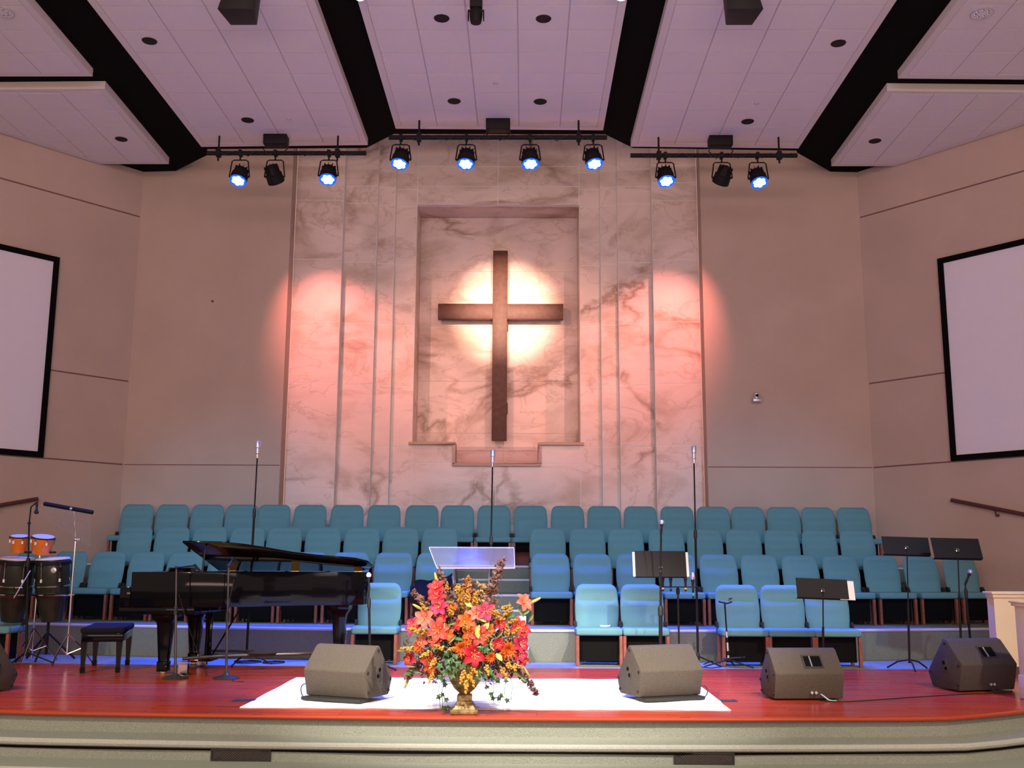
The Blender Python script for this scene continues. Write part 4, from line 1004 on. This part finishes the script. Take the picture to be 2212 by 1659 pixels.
MB().tube([pt(0.11)+V((-0.06, -0.10, 0.0)), pt(0.11)+V((-0.06, 0, 0)), pt(0.11)+V((0.16, 0, 0.015)), pt(0.11)+V((0.17, -0.11, 0.03))], 0.010, 8).build('body_cradle', M['bplastic'], gs, w=True)
for a in (2.9, -0.35, 1.2):
    MB().tube([pt(0.10), (gb.x+0.30*cos(a), gy+0.22*sin(a), 0.012)], 0.009, 6).build('leg', M['bmetal'], gs, w=True)

# ------------------------------------------------------------------ clear lectern
LY = 11.25
lt = thing('clear_lectern', 'clear acrylic lectern with slanted top behind the flowers', 'lectern', (-0.12, LY, 0.013))
tl = at(927, 1183, LY+0.22); tr_ = at(1110, 1184, LY+0.22); bl = at(944, 1227, LY-0.22); brr = at(1112, 1227, LY-0.22)
def slab(mb, pts, th):
    pts = [V(p) for p in pts]; nrm = (pts[1]-pts[0]).cross(pts[3]-pts[0]).normalized()
    vs = pts+[p-nrm*th for p in pts]
    mb.add(vs, [(0, 1, 2, 3), (7, 6, 5, 4), (0, 4, 5, 1), (1, 5, 6, 2), (2, 6, 7, 3), (3, 7, 4, 0)]); return mb
slab(MB(), [tl, tr_, brr, bl], 0.012).build('reading_top', M['acrylic'], lt, w=True, smooth=False)
MB().tube([tl, tr_], 0.007, 6).tube([bl, brr], 0.008, 6).tube([tl, bl], 0.004, 6).tube([tr_, brr], 0.004, 6).build('polished_edge', M['acedge'], lt, w=True)
MB().box(bl.x, brr.x, bl.y-0.012, bl.y, bl.z, bl.z+0.035).build('book_lip', M['acrylic'], lt, w=True, smooth=False)
for x0, x1 in ((at(980, 1230, LY).x, at(990, 1300, LY).x), (at(1058, 1230, LY).x, at(1050, 1300, LY).x)):
    MB().prism([(-0.006, -0.14), (0.006, -0.14), (0.006, 0.14), (-0.006, 0.14)], 0.03, 1.22, Matrix.Translation((x1, LY, 0)) @ Matrix(((1, 0, (x0-x1)/1.2, 0), (0, 1, 0, 0), (0, 0, 1, 0), (0, 0, 0, 1)))).build('side_panel', M['acrylic'], lt, w=True, smooth=False)
for z in (1.16, 1.02):
    xa, xb = at(984, 1250, LY).x, at(1054, 1250, LY).x
    MB().box(xa+0.01, xb-0.01, LY-0.12, LY+0.12, z, z+0.01).build('shelf', M['acrylic'], lt, w=True, smooth=False)
MB().box(-0.42, 0.18, LY-0.2, LY+0.2, 0.013, 0.03).build('base_plate', M['acrylic'], lt, w=True, smooth=False)

# black cloth draped on the aisle-side seat left of the lectern
c0 = CH[(2, 10)].location
dr = MB()
def drape(u, v):
    x = c0.x-0.27+0.56*u; 
    if v < 0.35: y = c0.y+0.34-0.30*(v/0.35); z = 0.40+0.62-0.13*(v/0.35)*(1-u*0.4)-0.05*(1-u)
    else:
        t = (v-0.35)/0.65; y = c0.y+0.04-0.10*min(1, t*3); z = 0.40+0.49-0.36*t*(1-0.55*u)+0.05*u
    x += 0.03*sin(v*9+u*3)
    if v < 0.35 and u > 0.55: z += 0.06*(u-0.55)/0.45
    return (x, y+0.02*sin(u*17)*(v > 0.35), z+0.012*sin(u*14))
dr.grid(drape, 20, 18)
tag(dr.build('draped_jacket', M['cloth'], solid=0.02), 'black jacket draped over the second row seat beside the aisle', 'jacket')
# small white box on the riser by the aisle
p = at(1129, 1335, 13.8)
wb = thing('power_outlet', 'small white square outlet box on the riser beside the aisle', 'outlet', (p.x, 13.8, 0.401))
MB().box(-0.045, 0.045, 0, 0.04, 0.06, 0.16).build('face_plate', M['white'], wb, bevel=0.006)
MB().box(-0.05, 0.05, 0.01, 0.06, 0, 0.06).build('box', M['bplastic'], wb, bevel=0.004)

# ------------------------------------------------------------------ percussion
PY = 13.05
def drum(name, label, cat, px, topy, boty, rt, rm, rb, tilt, shell, group, band=None, rim='chrome', Y=PY):
    t = at(px, topy, Y); bz = at(px, boty, Y).z; h = t.z-bz
    r = thing(name, label, cat, (t.x, Y, bz), 0, group)
    Mx = T(t.x, Y, bz+h/2) @ RX(radians(tilt[0])) @ RY(radians(tilt[1])) @ T(0, 0, -h/2)
    prof = [(rb, 0), (rb*1.02, h*0.02), (rm*0.97, h*0.45), (rm, h*0.6), (rt*1.01, h*0.85), (rt*0.97, h*0.985)]
    MB().lathe(prof, 28, Mx).build('shell', M[shell], r, w=True)
    MB().lathe([(rt*0.98, h*0.985), (rt*1.02, h*0.985), (rt*0.98, h*1.01), (0.001, h*1.012)], 28, Mx, cap=False).build('drum_head', M['skin'], r, w=True)
    MB().lathe([(rt*1.03, h*0.90), (rt*1.07, h*0.91), (rt*1.07, h*0.955), (rt*1.03, h*0.965)], 28, Mx).build('rim', M[rim], r, w=True)
    for k in range(6):
        a = 2*pi*k/6+0.3
        MB().tube([Mx @ V((rt*1.08*cos(a), rt*1.08*sin(a), h*0.95)), Mx @ V((rm*1.04*cos(a), rm*1.04*sin(a), h*0.66))], 0.006, 5).ball(Mx @ V((rt*1.1*cos(a), rt*1.1*sin(a), h*0.88)), 0.012, 6, 4).box(-0.012, 0.012, -0.01, 0.012, -0.02, 0.02, T(Mx @ V((rm*1.03*cos(a), rm*1.03*sin(a), h*0.66)))).build('tuning_lug', M['chrome'], r, w=True)
    if band:
        MB().lathe([(rm*1.0, h*band), (rm*1.03, h*band+0.004), (rm*1.03, h*band+0.016), (rm*1.0, h*band+0.02)], 28, Mx).build('steel_band', M['chrome'], r, w=True)
    return r
cg = 'dark conga drums at the left'
drum('conga_drum', 'dark conga drum nearest the left picture edge', 'drum', 38, 1206, 1342, 0.20, 0.205, 0.125, (4, 3), 'conga', cg, 0.55, 'bmetal')
cd = drum('conga_drum', 'dark conga drum left of the piano bench, with round badge', 'drum', 119, 1206, 1342, 0.20, 0.205, 0.125, (4, -2), 'conga', cg, 0.55, 'bmetal')
p = at(116, 1232, PY-0.21)
MB().lathe([(0.035, 0), (0.035, 0.006), (0.02, 0.010)], 18, T(p) @ RX(pi/2)).build('badge', M['silver'], cd, w=True)
drum('bongo_drum', 'smaller orange bongo drum on the left', 'drum', 43, 1157, 1192, 0.105, 0.10, 0.090, (10, 4), 'orange', 'orange bongo drums', None, 'bmetal')
drum('bongo_drum', 'larger orange bongo drum on the right', 'drum', 93, 1158, 1196, 0.130, 0.125, 0.110, (10, 8), 'orange', 'orange bongo drums', None, 'bmetal')
bx = at(67, 1430, PY).x; zb_ = at(67, 1196, PY).z
bs = thing('bongo_stand', 'chrome and black stand under the orange bongos', 'drum stand', (bx, PY, 0.001), 0, 'percussion stands')
MB().tube([(bx, PY, 0.05), (bx, PY, zb_+0.03)], 0.013, 8).build('pole', M['chrome'], bs, w=True)
MB().box(bx-0.20, bx+0.20, PY-0.012, PY+0.012, zb_+0.005, zb_+0.03).box(bx-0.06, bx+0.06, PY-0.03, PY+0.03, zb_+0.03, zb_+0.12).build('crossbar', M['bmetal'], bs, w=True)
for k in range(3):
    a = 0.6+2*pi*k/3; MB().tube([(bx, PY, 0.42), (bx+0.30*cos(a), PY+0.30*sin(a), 0.02)], 0.009, 6).tube([(bx, PY, 0.14), (bx+0.17*cos(a), PY+0.17*sin(a), 0.20)], 0.006, 5).build('leg', M['chrome'], bs, w=True)
cs = thing('conga_stand', 'black and chrome stand cradling the two congas', 'drum stand', (at(80, 1420, PY).x, PY-0.05, 0.001), 0, 'percussion stands')
cx = at(80, 1420, PY).x; y_ = PY+0.24
z_c = at(80, 1285, PY).z
MB().tube([(cx, y_, 0.08), (cx, y_, z_c)], 0.018, 8).build('pole', M['bmetal'], cs, w=True)
for s, pxx in ((-1, 38), (1, 119)):
    xx = at(pxx, 1280, PY).x
    MB().tube([(xx+0.225*cos(a), PY+0.225*sin(a), z_c) for a in [2*pi*i/20 for i in range(21)]], 0.010, 6).tube([(cx, y_, z_c), (xx, PY+0.225, z_c)], 0.012, 6).build('drum_ring', M['chrome'], cs, w=True)
for k in range(3):
    a = 0.5+2*pi*k/3; MB().tube([(cx, y_, 0.35), (cx+0.36*cos(a), y_+0.26*sin(a), 0.02)], 0.014, 6).build('leg', M['bmetal'], cs, w=True)
MB().tube([at(66, 1232, PY-0.3), at(30, 1292, PY-0.3)], 0.007, 6).tube([at(30, 1292, PY-0.3), at(0, 1288, PY-0.3)], 0.009, 6).build('tilt_arm', M['chrome'], cs, w=True)
# bar chimes
wy = 12.75; a = at(95, 1088, wy); b = at(201, 1107, wy); bx2 = at(161, 1165, wy).x
wc = thing('bar_chimes', 'bar chimes of thin metal tubes hanging from a tilted black bar', 'chimes', (bx2, wy, 0.001))
MB().tube([a, b], 0.026, 4).build('bar', M['bmetal'], wc, w=True, smooth=False)
tb = MB()
nch = 34
for k in range(nch):
    t = (k+0.8)/(nch+0.6); q_ = a+(b-a)*t; L_ = 0.36-0.22*t*0 if True else 0
    L_ = 0.12+0.26*t if t < 0.62 else 0.12+0.26*t
    tb.tube([(q_.x, q_.y, q_.z-0.03), (q_.x, q_.y, q_.z-0.05-L_)], 0.0026, 5)
tb.build('chime_tubes', mat('dull_chime', (0.42, 0.36, 0.36), 0.4, metal=0.5), wc, w=True)['kind'] = 'stuff'
zc = at(163, 1165, wy).z
MB().tube([(bx2, wy+0.03, 0.12), (bx2, wy+0.03, zc)], 0.010, 8).build('lower_tube', M['chrome'], wc, w=True)
MB().tube([(bx2, wy+0.03, zc), (at(158, 1102, wy).x, wy+0.03, at(158, 1102, wy).z)], 0.005, 6).build('upper_tube', M['chrome'], wc, w=True)
MB().ball((bx2, wy+0.03, zc), 0.024, 8, 6).ball((at(155, 1099, wy).x, wy-0.02, at(155, 1099, wy).z), 0.022, 8, 6).box(bx2, bx2+0.06, wy+0.02, wy+0.04, zc-0.01, zc+0.01).build('wing_clamp', M['chrome'], wc, w=True)
for k in range(3):
    a_ = 0.35+2*pi*k/3; e = (bx2+0.30*cos(a_), wy+0.03+0.26*sin(a_), 0.02)
    MB().tube([(bx2, wy+0.03, 0.36), (bx2+0.17*cos(a_), wy+0.03+0.15*sin(a_), 0.20), e], 0.009, 6).tube([(bx2, wy+0.03, 0.13), (bx2+0.17*cos(a_), wy+0.03+0.15*sin(a_), 0.20)], 0.006, 5).ball(e, 0.016, 6, 4).build('leg', M['chrome'], wc, w=True)

# coiled cables on the carpet
def coil(px, py, r, label):
    p = fl(px, py); pts = [(p.x+(r+0.012*sin(t*3))*cos(t), p.y+(r*0.9+0.010*cos(t*2.3))*sin(t), 0.008+0.0006*t) for t in [i*0.35 for i in range(60)]]
    tag(MB().tube(pts, 0.006, 5).build('cable_coil', M['cable']), label, 'cable', 'coiled cables under the piano')
coil(536, 1432, 0.15, 'coiled black cable on blue-lit carpet under the piano, left one')
coil(590, 1433, 0.13, 'coiled black cable on blue-lit carpet under the piano, right one')
cable(flp((1520, 1436), (1545, 1428), (1570, 1436), (1540, 1444), (1500, 1440)), 0.006, 'loose black cable on the carpet left of the guitar stand')
cable([(-3.29, 11.30, 0.9), (-3.22, 11.42, 0.6), (-3.10, 11.5, 0.25), (-3.02, 11.6, 0.01)], 0.004, 'thin cable hanging from the piano keyboard microphone stand', 'cable')
cable([(-2.72, 11.38, 1.05), (-2.76, 11.34, 0.7), (-2.74, 11.30, 0.3), (-2.66, 11.22, 0.03), (-2.5, 11.15, 0.006)], 0.004, 'thin cable hanging from the open piano lid microphone stand', 'cable')

# ------------------------------------------------------------------ half wall and newel at right
hw = thing('half_wall', 'cream panelled half wall behind the right floor speaker', 'half wall', (6.2, 12.5, 0.001))
a = at(2146, 1286, 12.3); zt3 = at(2146, 1278, 12.3).z; xw = a.x
MB().box(xw, xw+2.2, 12.3, 12.48, 0.10, zt3-0.03).build('panel', M['cream'], hw, w=True)
MB().box(xw-0.015, xw+2.2, 12.28, 12.49, zt3-0.07, zt3-0.03).box(xw-0.035, xw+2.2, 12.26, 12.51, zt3-0.03, zt3).build('cap_rail', M['cream'], hw, w=True, bevel=0.006)
MB().box(xw+0.01, xw+2.2, 12.29, 12.47, 0.0, 0.10).build('base', M['brownb'], hw, w=True)
nx = at(2198, 1400, 10.25).x; ztn = at(2205, 1300, 9.95).z
nw = thing('newel_post', 'cream newel post at the right picture edge', 'post', (nx+0.15, 10.1, 0.001))
MB().box(nx, nx+0.30, 9.95, 10.25, 0.001, ztn-0.05).build('shaft', M['cream'], nw, w=True, bevel=0.004)
MB().box(nx-0.025, nx+0.325, 9.925, 10.275, ztn-0.05, ztn-0.02).box(nx-0.04, nx+0.34, 9.91, 10.29, ztn-0.02, ztn).build('cap', M['cream'], nw, w=True, bevel=0.008)
MB().box(nx-0.012, nx+0.312, 9.938, 10.262, 0.002, 0.22).build('plinth', M['cream'], nw, w=True, bevel=0.006)

# ------------------------------------------------------------------ flower arrangement
fa = thing('flower_arrangement', 'autumn arrangement of red and orange lilies in a bronze urn', 'flowers', (-0.06, 9.03, 0.003))
O = fa.location.copy()
ub = MB().box(-0.115, 0.115, -0.115, 0.115, 0, 0.035).add([(-0.10, -0.10, 0.035), (0.10, -0.10, 0.035), (0.10, 0.10, 0.035), (-0.10, 0.10, 0.035), (-0.06, -0.06, 0.10), (0.06, -0.06, 0.10), (0.06, 0.06, 0.10), (-0.06, 0.06, 0.10)],
    [(3, 2, 1, 0), (4, 5, 6, 7), (0, 1, 5, 4), (1, 2, 6, 5), (2, 3, 7, 6), (3, 0, 4, 7)]).box(-0.062, 0.062, -0.062, 0.062, 0.10, 0.15)
ub.build('urn_foot', M['urn'], fa, bevel=0.006)
MB().lathe([(0.045, 0.148), (0.05, 0.165), (0.09, 0.20), (0.13, 0.26), (0.15, 0.34), (0.152, 0.40), (0.14, 0.42), (0.165, 0.45), (0.15, 0.455), (0.13, 0.42), (0.02, 0.40)], 28).build('urn', M['urn'], fa)
fm = {k_: mat('petal_'+k_, c_, 0.55, spec=0.3, noise=(40, 0.15)) for k_, c_ in dict(red=(0.42, 0.010, 0.022), pink=(0.44, 0.02, 0.07), coral=(0.45, 0.045, 0.035), orange=(0.48, 0.075, 0.008), salmon=(0.50, 0.11, 0.08)).items()}
leafg = mat('ivy_leaf', (0.05, 0.12, 0.04), 0.5, noise=(20, 0.3)); leafy = mat('yellow_leaf', (0.36, 0.33, 0.08), 0.6, noise=(20, 0.2)); olive = mat('olive_leaf', (0.11, 0.11, 0.03), 0.6, noise=(20, 0.3))
berry = mat('golden_berry', (0.42, 0.21, 0.03), 0.5); plum = mat('plum_brown', (0.16, 0.075, 0.06), 0.7, noise=(60, 0.4)); stem = mat('stem_green', (0.14, 0.16, 0.05), 0.7); yel = mat('bud_yellow', (0.50, 0.36, 0.08), 0.5)
tan_ = mat('tan_seed', (0.26, 0.15, 0.06), 0.7, noise=(50, 0.3)); rust = mat('rust_leaf', (0.28, 0.10, 0.025), 0.7, noise=(50, 0.3))
def lily_mesh(npet, L, wd_, curl, name, m_):
    b = MB()
    for k in range(npet):
        Mk = RZ(2*pi*k/npet) @ T(0, 0, 0.004*(k % 2))
        def pf(u, v):
            r_ = L*(0.10+0.90*u); h_ = L*(0.55*u-curl*u*u*u); wid = wd_*sin(pi*(0.12+0.86*u))**0.8
            if u > 0.98: wid *= 0.1
            y = (v-.5)*2*wid
            return (r_, y, h_ + 0.25*abs(y))
        b.grid(pf, 6, 4, Mk)
    b.ball((0, 0, L*0.06), L*0.13, 8, 5)
    for k in range(6): b.tube([(0, 0, 0.01), (L*0.3*cos(k), L*0.3*sin(k), L*0.62)], L*0.018, 4, mi=1).ball((L*0.3*cos(k), L*0.3*sin(k), L*0.62), L*0.05, 5, 3, mi=1)
    b.tube([(0, 0, 0), (0, 0, -L*0.9)], L*0.05, 5, mi=2)
    return b.mesh(name, [m_, yel, stem])
lil = {k_: lily_mesh(6, 0.088, 0.026, 0.42, 'lily_'+k_, fm[k_]) for k_ in fm}
mum = {}
def mum_mesh(m_, nm):
    b = MB(); rr = random.Random(3)
    for ring_, (cnt, L, el) in enumerate(((14, 0.075, 0.15), (12, 0.062, 0.6), (9, 0.045, 1.05))):
        for k in range(cnt):
            Mk = RZ(2*pi*k/cnt+ring_*0.2) @ RY(-el-rr.uniform(-.12, .12))
            b.grid(lambda u, v: (L*(0.1+0.9*u), (v-.5)*0.026*sin(pi*(0.15+0.8*u)), 0.006*sin(pi*u)), 3, 2, Mk)
    b.ball((0, 0, 0.012), 0.02, 8, 5); b.tube([(0, 0, 0), (0, 0, -0.08)], 0.004, 5)
    return b.mesh(nm, m_)
mum['orange'] = mum_mesh(fm['orange'], 'mum_orange')
def aim(p, d, roll=0.0, s=1.0):
    q_ = V(d).normalized().to_track_quat('Z', 'Y').to_matrix().to_4x4()
    return T(V(p)-O) @ q_ @ RZ(roll) @ Matrix.Scale(s, 4)
core = V((-0.06, 9.10, 0.62))
rf = random.Random(11)
# solid core of foliage keeps the bouquet dense
fl_list = [(943, 1272, 'red', 1.0), (945, 1292, 'red', .95), (950, 1312, 'pink', 1.0), (918, 1335, 'salmon', 1.1), (895, 1354, 'pink', 1.0), (906, 1350, 'orange', .7), (947, 1362, 'coral', 1.25), (942, 1382, 'coral', .9), (1036, 1372, 'coral', 1.15), (1050, 1322, 'pink', 1.05),
           (1028, 1325, 'salmon', .9), (1008, 1342, 'orange', 1.0), (1022, 1414, 'red', 1.25), (1122, 1390, 'pink', 1.0), (1116, 1353, 'coral', 1.0), (1130, 1362, 'red', .8), (1130, 1303, 'salmon', 1.05), (887, 1424, 'red', .8), (926, 1424, 'coral', .85),
           (929, 1440, 'orange', .7), (1122, 1412, 'pink', .85), (1080, 1348, 'red', .7), (1016, 1368, 'orange', .9), (1128, 1424, 'red', .7), (956, 1335, 'red', .6), (912, 1385, 'salmon', .7), (1075, 1390, 'red', .7), (968, 1370, 'orange', .7), (990, 1350, 'red', .6), (1055, 1360, 'orange', .7)]
def bp(px, py, extra=0.0):
    p = at(px, py, 9.0); q_ = V((p.x-core.x, 0, p.z-core.z)); rr = min(1.0, q_.length/0.62)
    Y = 9.08-0.34*sqrt(max(0, 1-rr*rr))+extra
    return at(px, py, Y)
for px, py, c_, s in fl_list:
    p = bp(px, py); d = (p-core).normalized()*0.8+V((0.1, -1.0, 0.12)); d += V((rf.uniform(-.3, .3), 0, rf.uniform(-.2, .3)))
    place(lil[c_], 'lily', fa, aim(p, d, rf.random()*2, s))
for px, py, s in ((998, 1402, 1.1), (1096, 1405, 1.15), (905, 1397, .8), (975, 1312, .7), (1010, 1385, .7), (1060, 1420, .7)):
    p = bp(px, py); place(mum['orange'], 'chrysanthemum', fa, aim(p, (p-core).normalized()*0.6+V((0, -1, 0.1)), rf.random(), s), None)
# flower spikes
def spike(pts, n_, sz, m_, nm):
    pts = [V(p) for p in pts]; b = MB().tube([p-O for p in pts], 0.004, 5)
    rr = random.Random(int(pts[0].x*1000)+n_)
    for k in range(n_):
        t = (k/n_)**0.9*(len(pts)-1); i = min(int(t), len(pts)-2); q_ = pts[i].lerp(pts[i+1], t-i)
        w_ = sz*(1.25-0.75*(1-k/n_))*1.1
        for j in range(3):
            v = V((rr.uniform(-1, 1), rr.uniform(-1, 1), rr.uniform(-.6, .9)))*w_
            b.add([V((0, 0, 0)), V((0.018, 0.004, 0.009)), V((0.006, -0.012, 0.024)), V((-0.012, 0.009, 0.018))], [(0, 1, 2), (0, 2, 3), (0, 3, 1), (1, 3, 2)], T(q_-O+v) @ RZ(rr.random()*6) @ RX(rr.random()*6) @ Matrix.Scale(rr.uniform(.8, 1.7), 4))
    b.build(nm, m_, fa, smooth=False)
spike([at(1085, 1210, 9.1), at(1072, 1245, 9.1), at(1060, 1290, 9.1), at(1045, 1345, 9.1)], 60, 0.038, plum, 'flower_spike')
spike([at(948, 1232, 9.1), at(958, 1270, 9.08), at(975, 1310, 9.05), at(990, 1360, 9.02)], 55, 0.034, plum, 'flower_spike')
spike([at(893, 1278, 9.1), at(912, 1300, 9.06), at(935, 1320, 9.02), at(955, 1345, 9.0)], 40, 0.024, plum, 'flower_spike')
spike([at(1160, 1500, 9.0), at(1138, 1470, 8.98), at(1112, 1445, 8.95), at(1080, 1430, 8.95)], 40, 0.022, plum, 'flower_spike')
spike([at(880, 1465, 8.98), at(890, 1445, 8.95), at(915, 1425, 8.95)], 26, 0.024, plum, 'flower_spike')
spike([at(986, 1310, 8.85), at(986, 1340, 8.8), at(990, 1360, 8.8)], 34, 0.030, plum, 'flower_spike')
spike([at(1010, 1250, 9.1), at(1015, 1290, 9.05), at(1020, 1320, 9.0)], 44, 0.05, rust, 'flower_spike')
spike([at(1040, 1262, 9.1), at(1038, 1300, 9.05), at(1036, 1330, 9.0)], 44, 0.045, tan_, 'flower_spike')
spike([at(992, 1268, 9.1), at(998, 1300, 9.05), at(1000, 1330, 9.0)], 40, 0.035, berry, 'flower_spike')
# golden clusters
def cluster_mesh():
    b = MB(); rr = random.Random(5)
    for k in range(26):
        t = k/26; b.ball((rr.uniform(-.014, .014)*(1.2-t), rr.uniform(-.014, .014)*(1.2-t), 0.095*t), 0.0085*(1.25-0.5*t), 6, 4)
    b.tube([(0, 0, -0.05), (0, 0, 0.09)], 0.003, 5)
    return b.mesh('berry_cluster', berry)
cm = cluster_mesh()
for px, py, dx, dz_, s in ((890, 1402, -1, 0.1, 1.1), (955, 1402, -.3, .2, 1.2), (970, 1404, .6, .2, .9), (905, 1365, -.5, .2, 1.3), (915, 1372, .2, .4, 1.2), (1003, 1450, -.3, -1, 1.2), (1015, 1455, .4, -1, 1.3), (1008, 1462, 0, -1, 1.5), (1020, 1440, .5, -.7, 1.1),
                           (1090, 1330, .6, .6, 1.2), (1080, 1340, -.2, .6, 1.2), (1100, 1345, .5, .2, 1.1), (1085, 1315, .7, .3, 1.0), (1095, 1436, .6, -.3, 1.2), (1085, 1446, .3, -.5, 1.1), (1110, 1438, .8, -.1, 1.1), (965, 1275, .1, .9, .9), (1050, 1440, .2, -.5, 1.0),
                           (925, 1410, -.4, -.2, 1.1), (940, 1425, -.3, -.5, 1.1), (935, 1455, -.3, -.8, 1.0), (1108, 1370, .5, .5, 1.1), (1095, 1372, 0, .7, 1.2), (1010, 1300, 0, 1, 1.2), (1025, 1305, .2, 1, 1.2), (920, 1318, -.4, .6, 1.0), (975, 1330, 0, .8, 1.1), (1065, 1330, .1, .8, 1.0), (1005, 1360, 0, .5, 1.0), (1050, 1385, .2, .4, 1.0)):
    p = bp(px, py, -0.02); place(cm, 'berry_cluster', fa, aim(p, (dx, -0.5, dz_), 0, s))
# buds
bm_ = MB().lathe([(0.004, 0), (0.011, 0.02), (0.013, 0.05), (0.009, 0.09), (0.002, 0.105)], 8).mesh('lily_bud', yel)
for px, py, dx, dz_ in ((945, 1262, -.25, 1), (914, 1318, -1, .55), (1145, 1303, 1, .5), (884, 1462, -.4, -1), (1130, 1440, .5, -.8), (1080, 1345, .8, .5)):
    place(bm_, 'lily_bud', fa, aim(at(px, py, 9.0), (dx, -0.1, dz_), 0, 1.0))
# leaves
def ivy_mesh(nm, m_):
    pts = [(0, -0.012), (0.022, -0.026), (0.019, -0.004), (0.038, 0.010), (0.016, 0.016), (0, 0.045), (-0.016, 0.016), (-0.038, 0.010), (-0.019, -0.004), (-0.022, -0.026)]
    vs = [(0, 0.004, 0.006)]+[(x, y, -0.004*abs(x)/0.02) for x, y in pts]
    return MB().add(vs, [(0, i+1, (i+1) % 10+1) for i in range(10)]).mesh(nm, m_, smooth=False)
def long_mesh(nm, m_, L=0.10, w_=0.016):
    return MB().grid(lambda u, v: (L*u, (v-.5)*2*w_*sin(pi*(0.05+0.92*u)), 0.02*u*(1-u)*4*0.3+abs(v-.5)*0.012), 6, 2).mesh(nm, m_)
iv = ivy_mesh('ivy_leaf', leafg); lgy = long_mesh('leaf_yellow', leafy, 0.085, 0.022); lgo = long_mesh('leaf_olive', olive, 0.10, 0.012); lgg = long_mesh('leaf_green', leafg, 0.11, 0.014)
for px, py in ((978, 1425), (990, 1432), (970, 1440), (985, 1447), (962, 1452), (975, 1460), (1000, 1438), (950, 1440), (968, 1428), (1046, 1395), (1052, 1405), (1040, 1400), (1058, 1450), (1048, 1460), (1066, 1462), (1035, 1452), (948, 1505), (955, 1500), (965, 1512),
               (957, 1530), (969, 1530), (963, 1542), (1052, 1485), (1060, 1500), (1064, 1508), (1082, 1502), (1078, 1508), (958, 1470), (952, 1462), (1075, 1470), (1092, 1470), (984, 1415), (940, 1400), (965, 1410), (1030, 1465), (1020, 1478), (988, 1480), (962, 1480), (1096, 1512)):
    p = bp(px, py, -0.03 if py < 1470 else 0.0); s = 1.0 if py < 1470 else 0.75
    if py > 1535: p.z = max(p.z, 0.03)
    place(iv, 'ivy_leaf', fa, aim(p, (rf.uniform(-.5, .5), -1, rf.uniform(0, .7)), rf.random()*6, s))
for px, py, m_ in ((1035, 1350, lgy), (1030, 1358, lgy), (1050, 1345, lgy), (1042, 1362, lgy), (1072, 1412, lgy), (1066, 1406, lgy), (1095, 1340, lgo), (1110, 1320, lgo), (1118, 1312, lgo), (1125, 1330, lgg), (1092, 1335, lgg), (1060, 1372, lgo), (1070, 1380, lgo), (960, 1345, lgy),
                   (965, 1350, lgo), (985, 1372, lgo), (975, 1378, lgg), (900, 1440, lgo), (910, 1452, lgg), (925, 1465, lgo), (895, 1455, lgg), (1020, 1312, lgy), (1012, 1325, lgo), (1140, 1345, lgo), (1105, 1450, lgo), (1120, 1455, lgg), (880, 1410, lgo), (935, 1355, lgo), (1100, 1300, lgo), (960, 1300, lgo)):
    p = bp(px, py, -0.02); place(m_, 'leaf', fa, aim(p, (rf.uniform(-.6, .6), -1, rf.uniform(-.2, .8)), rf.random()*6.3, 1.0))
# dense filler of twigs, seeds and small leaves nobody could count
for nm, m_, cnt, sc_ in (('filler_foliage', olive, 1300, 1.15), ('filler_seed', tan_, 1300, 0.8), ('filler_rust', rust, 1200, 1.0), ('filler_plum', plum, 1500, 1.05)):
    b = MB(); rr = random.Random(len(nm))
    for k in range(cnt):
        v = V((rr.gauss(0, 1), rr.gauss(0, 1), rr.gauss(0, 1))).normalized()*(rr.random()**0.45)
        p = core-O+V((v.x*0.52, v.y*0.30-0.02, v.z*0.42-0.03-0.05*abs(v.x)))
        if nm in ('filler_seed', 'filler_rust') and rr.random() < 0.25: p = V((rr.gauss(0.0, 0.14), 0.05, 0.62+rr.uniform(0.15, 0.42)))
        if p.z < 0.40 and abs(p.x) < 0.17: continue
        if p.z < 0.25: p.z = 0.25+rr.random()*0.1
        Mk = T(p) @ RZ(rr.random()*6.3) @ RX(rr.uniform(-1.2, 1.2)) @ Matrix.Scale(sc_*rr.uniform(.6, 1.5), 4)
        b.add([(0, 0, 0), (0.010, 0.016, 0.003), (0, 0.042, 0.006), (-0.010, 0.016, 0.003)], [(0, 1, 2), (0, 2, 3)], Mk)
        if k % 6 == 0: b.tube([p, p*0.55+V((0, 0, 0.22))], 0.002, 3)
    b.build(nm, m_, fa, smooth=False)['kind'] = 'stuff'
tr2 = MB()
for s, x0 in ((-1, 955), (-1, 962), (1, 1060), (1, 1085), (1, 1100)):
    top_ = at(x0, 1450, 8.95); yend = {955: 1530, 962: 1545, 1060: 1508, 1085: 1500, 1100: 1512}[x0]
    e = at(x0+s*4, yend, 8.95); tr2.tube([top_-O, (top_+e)/2-O+V((0.02*s, -0.02, 0)), e-O], 0.0022, 4)
tr2.build('trailing_stem', stem, fa)
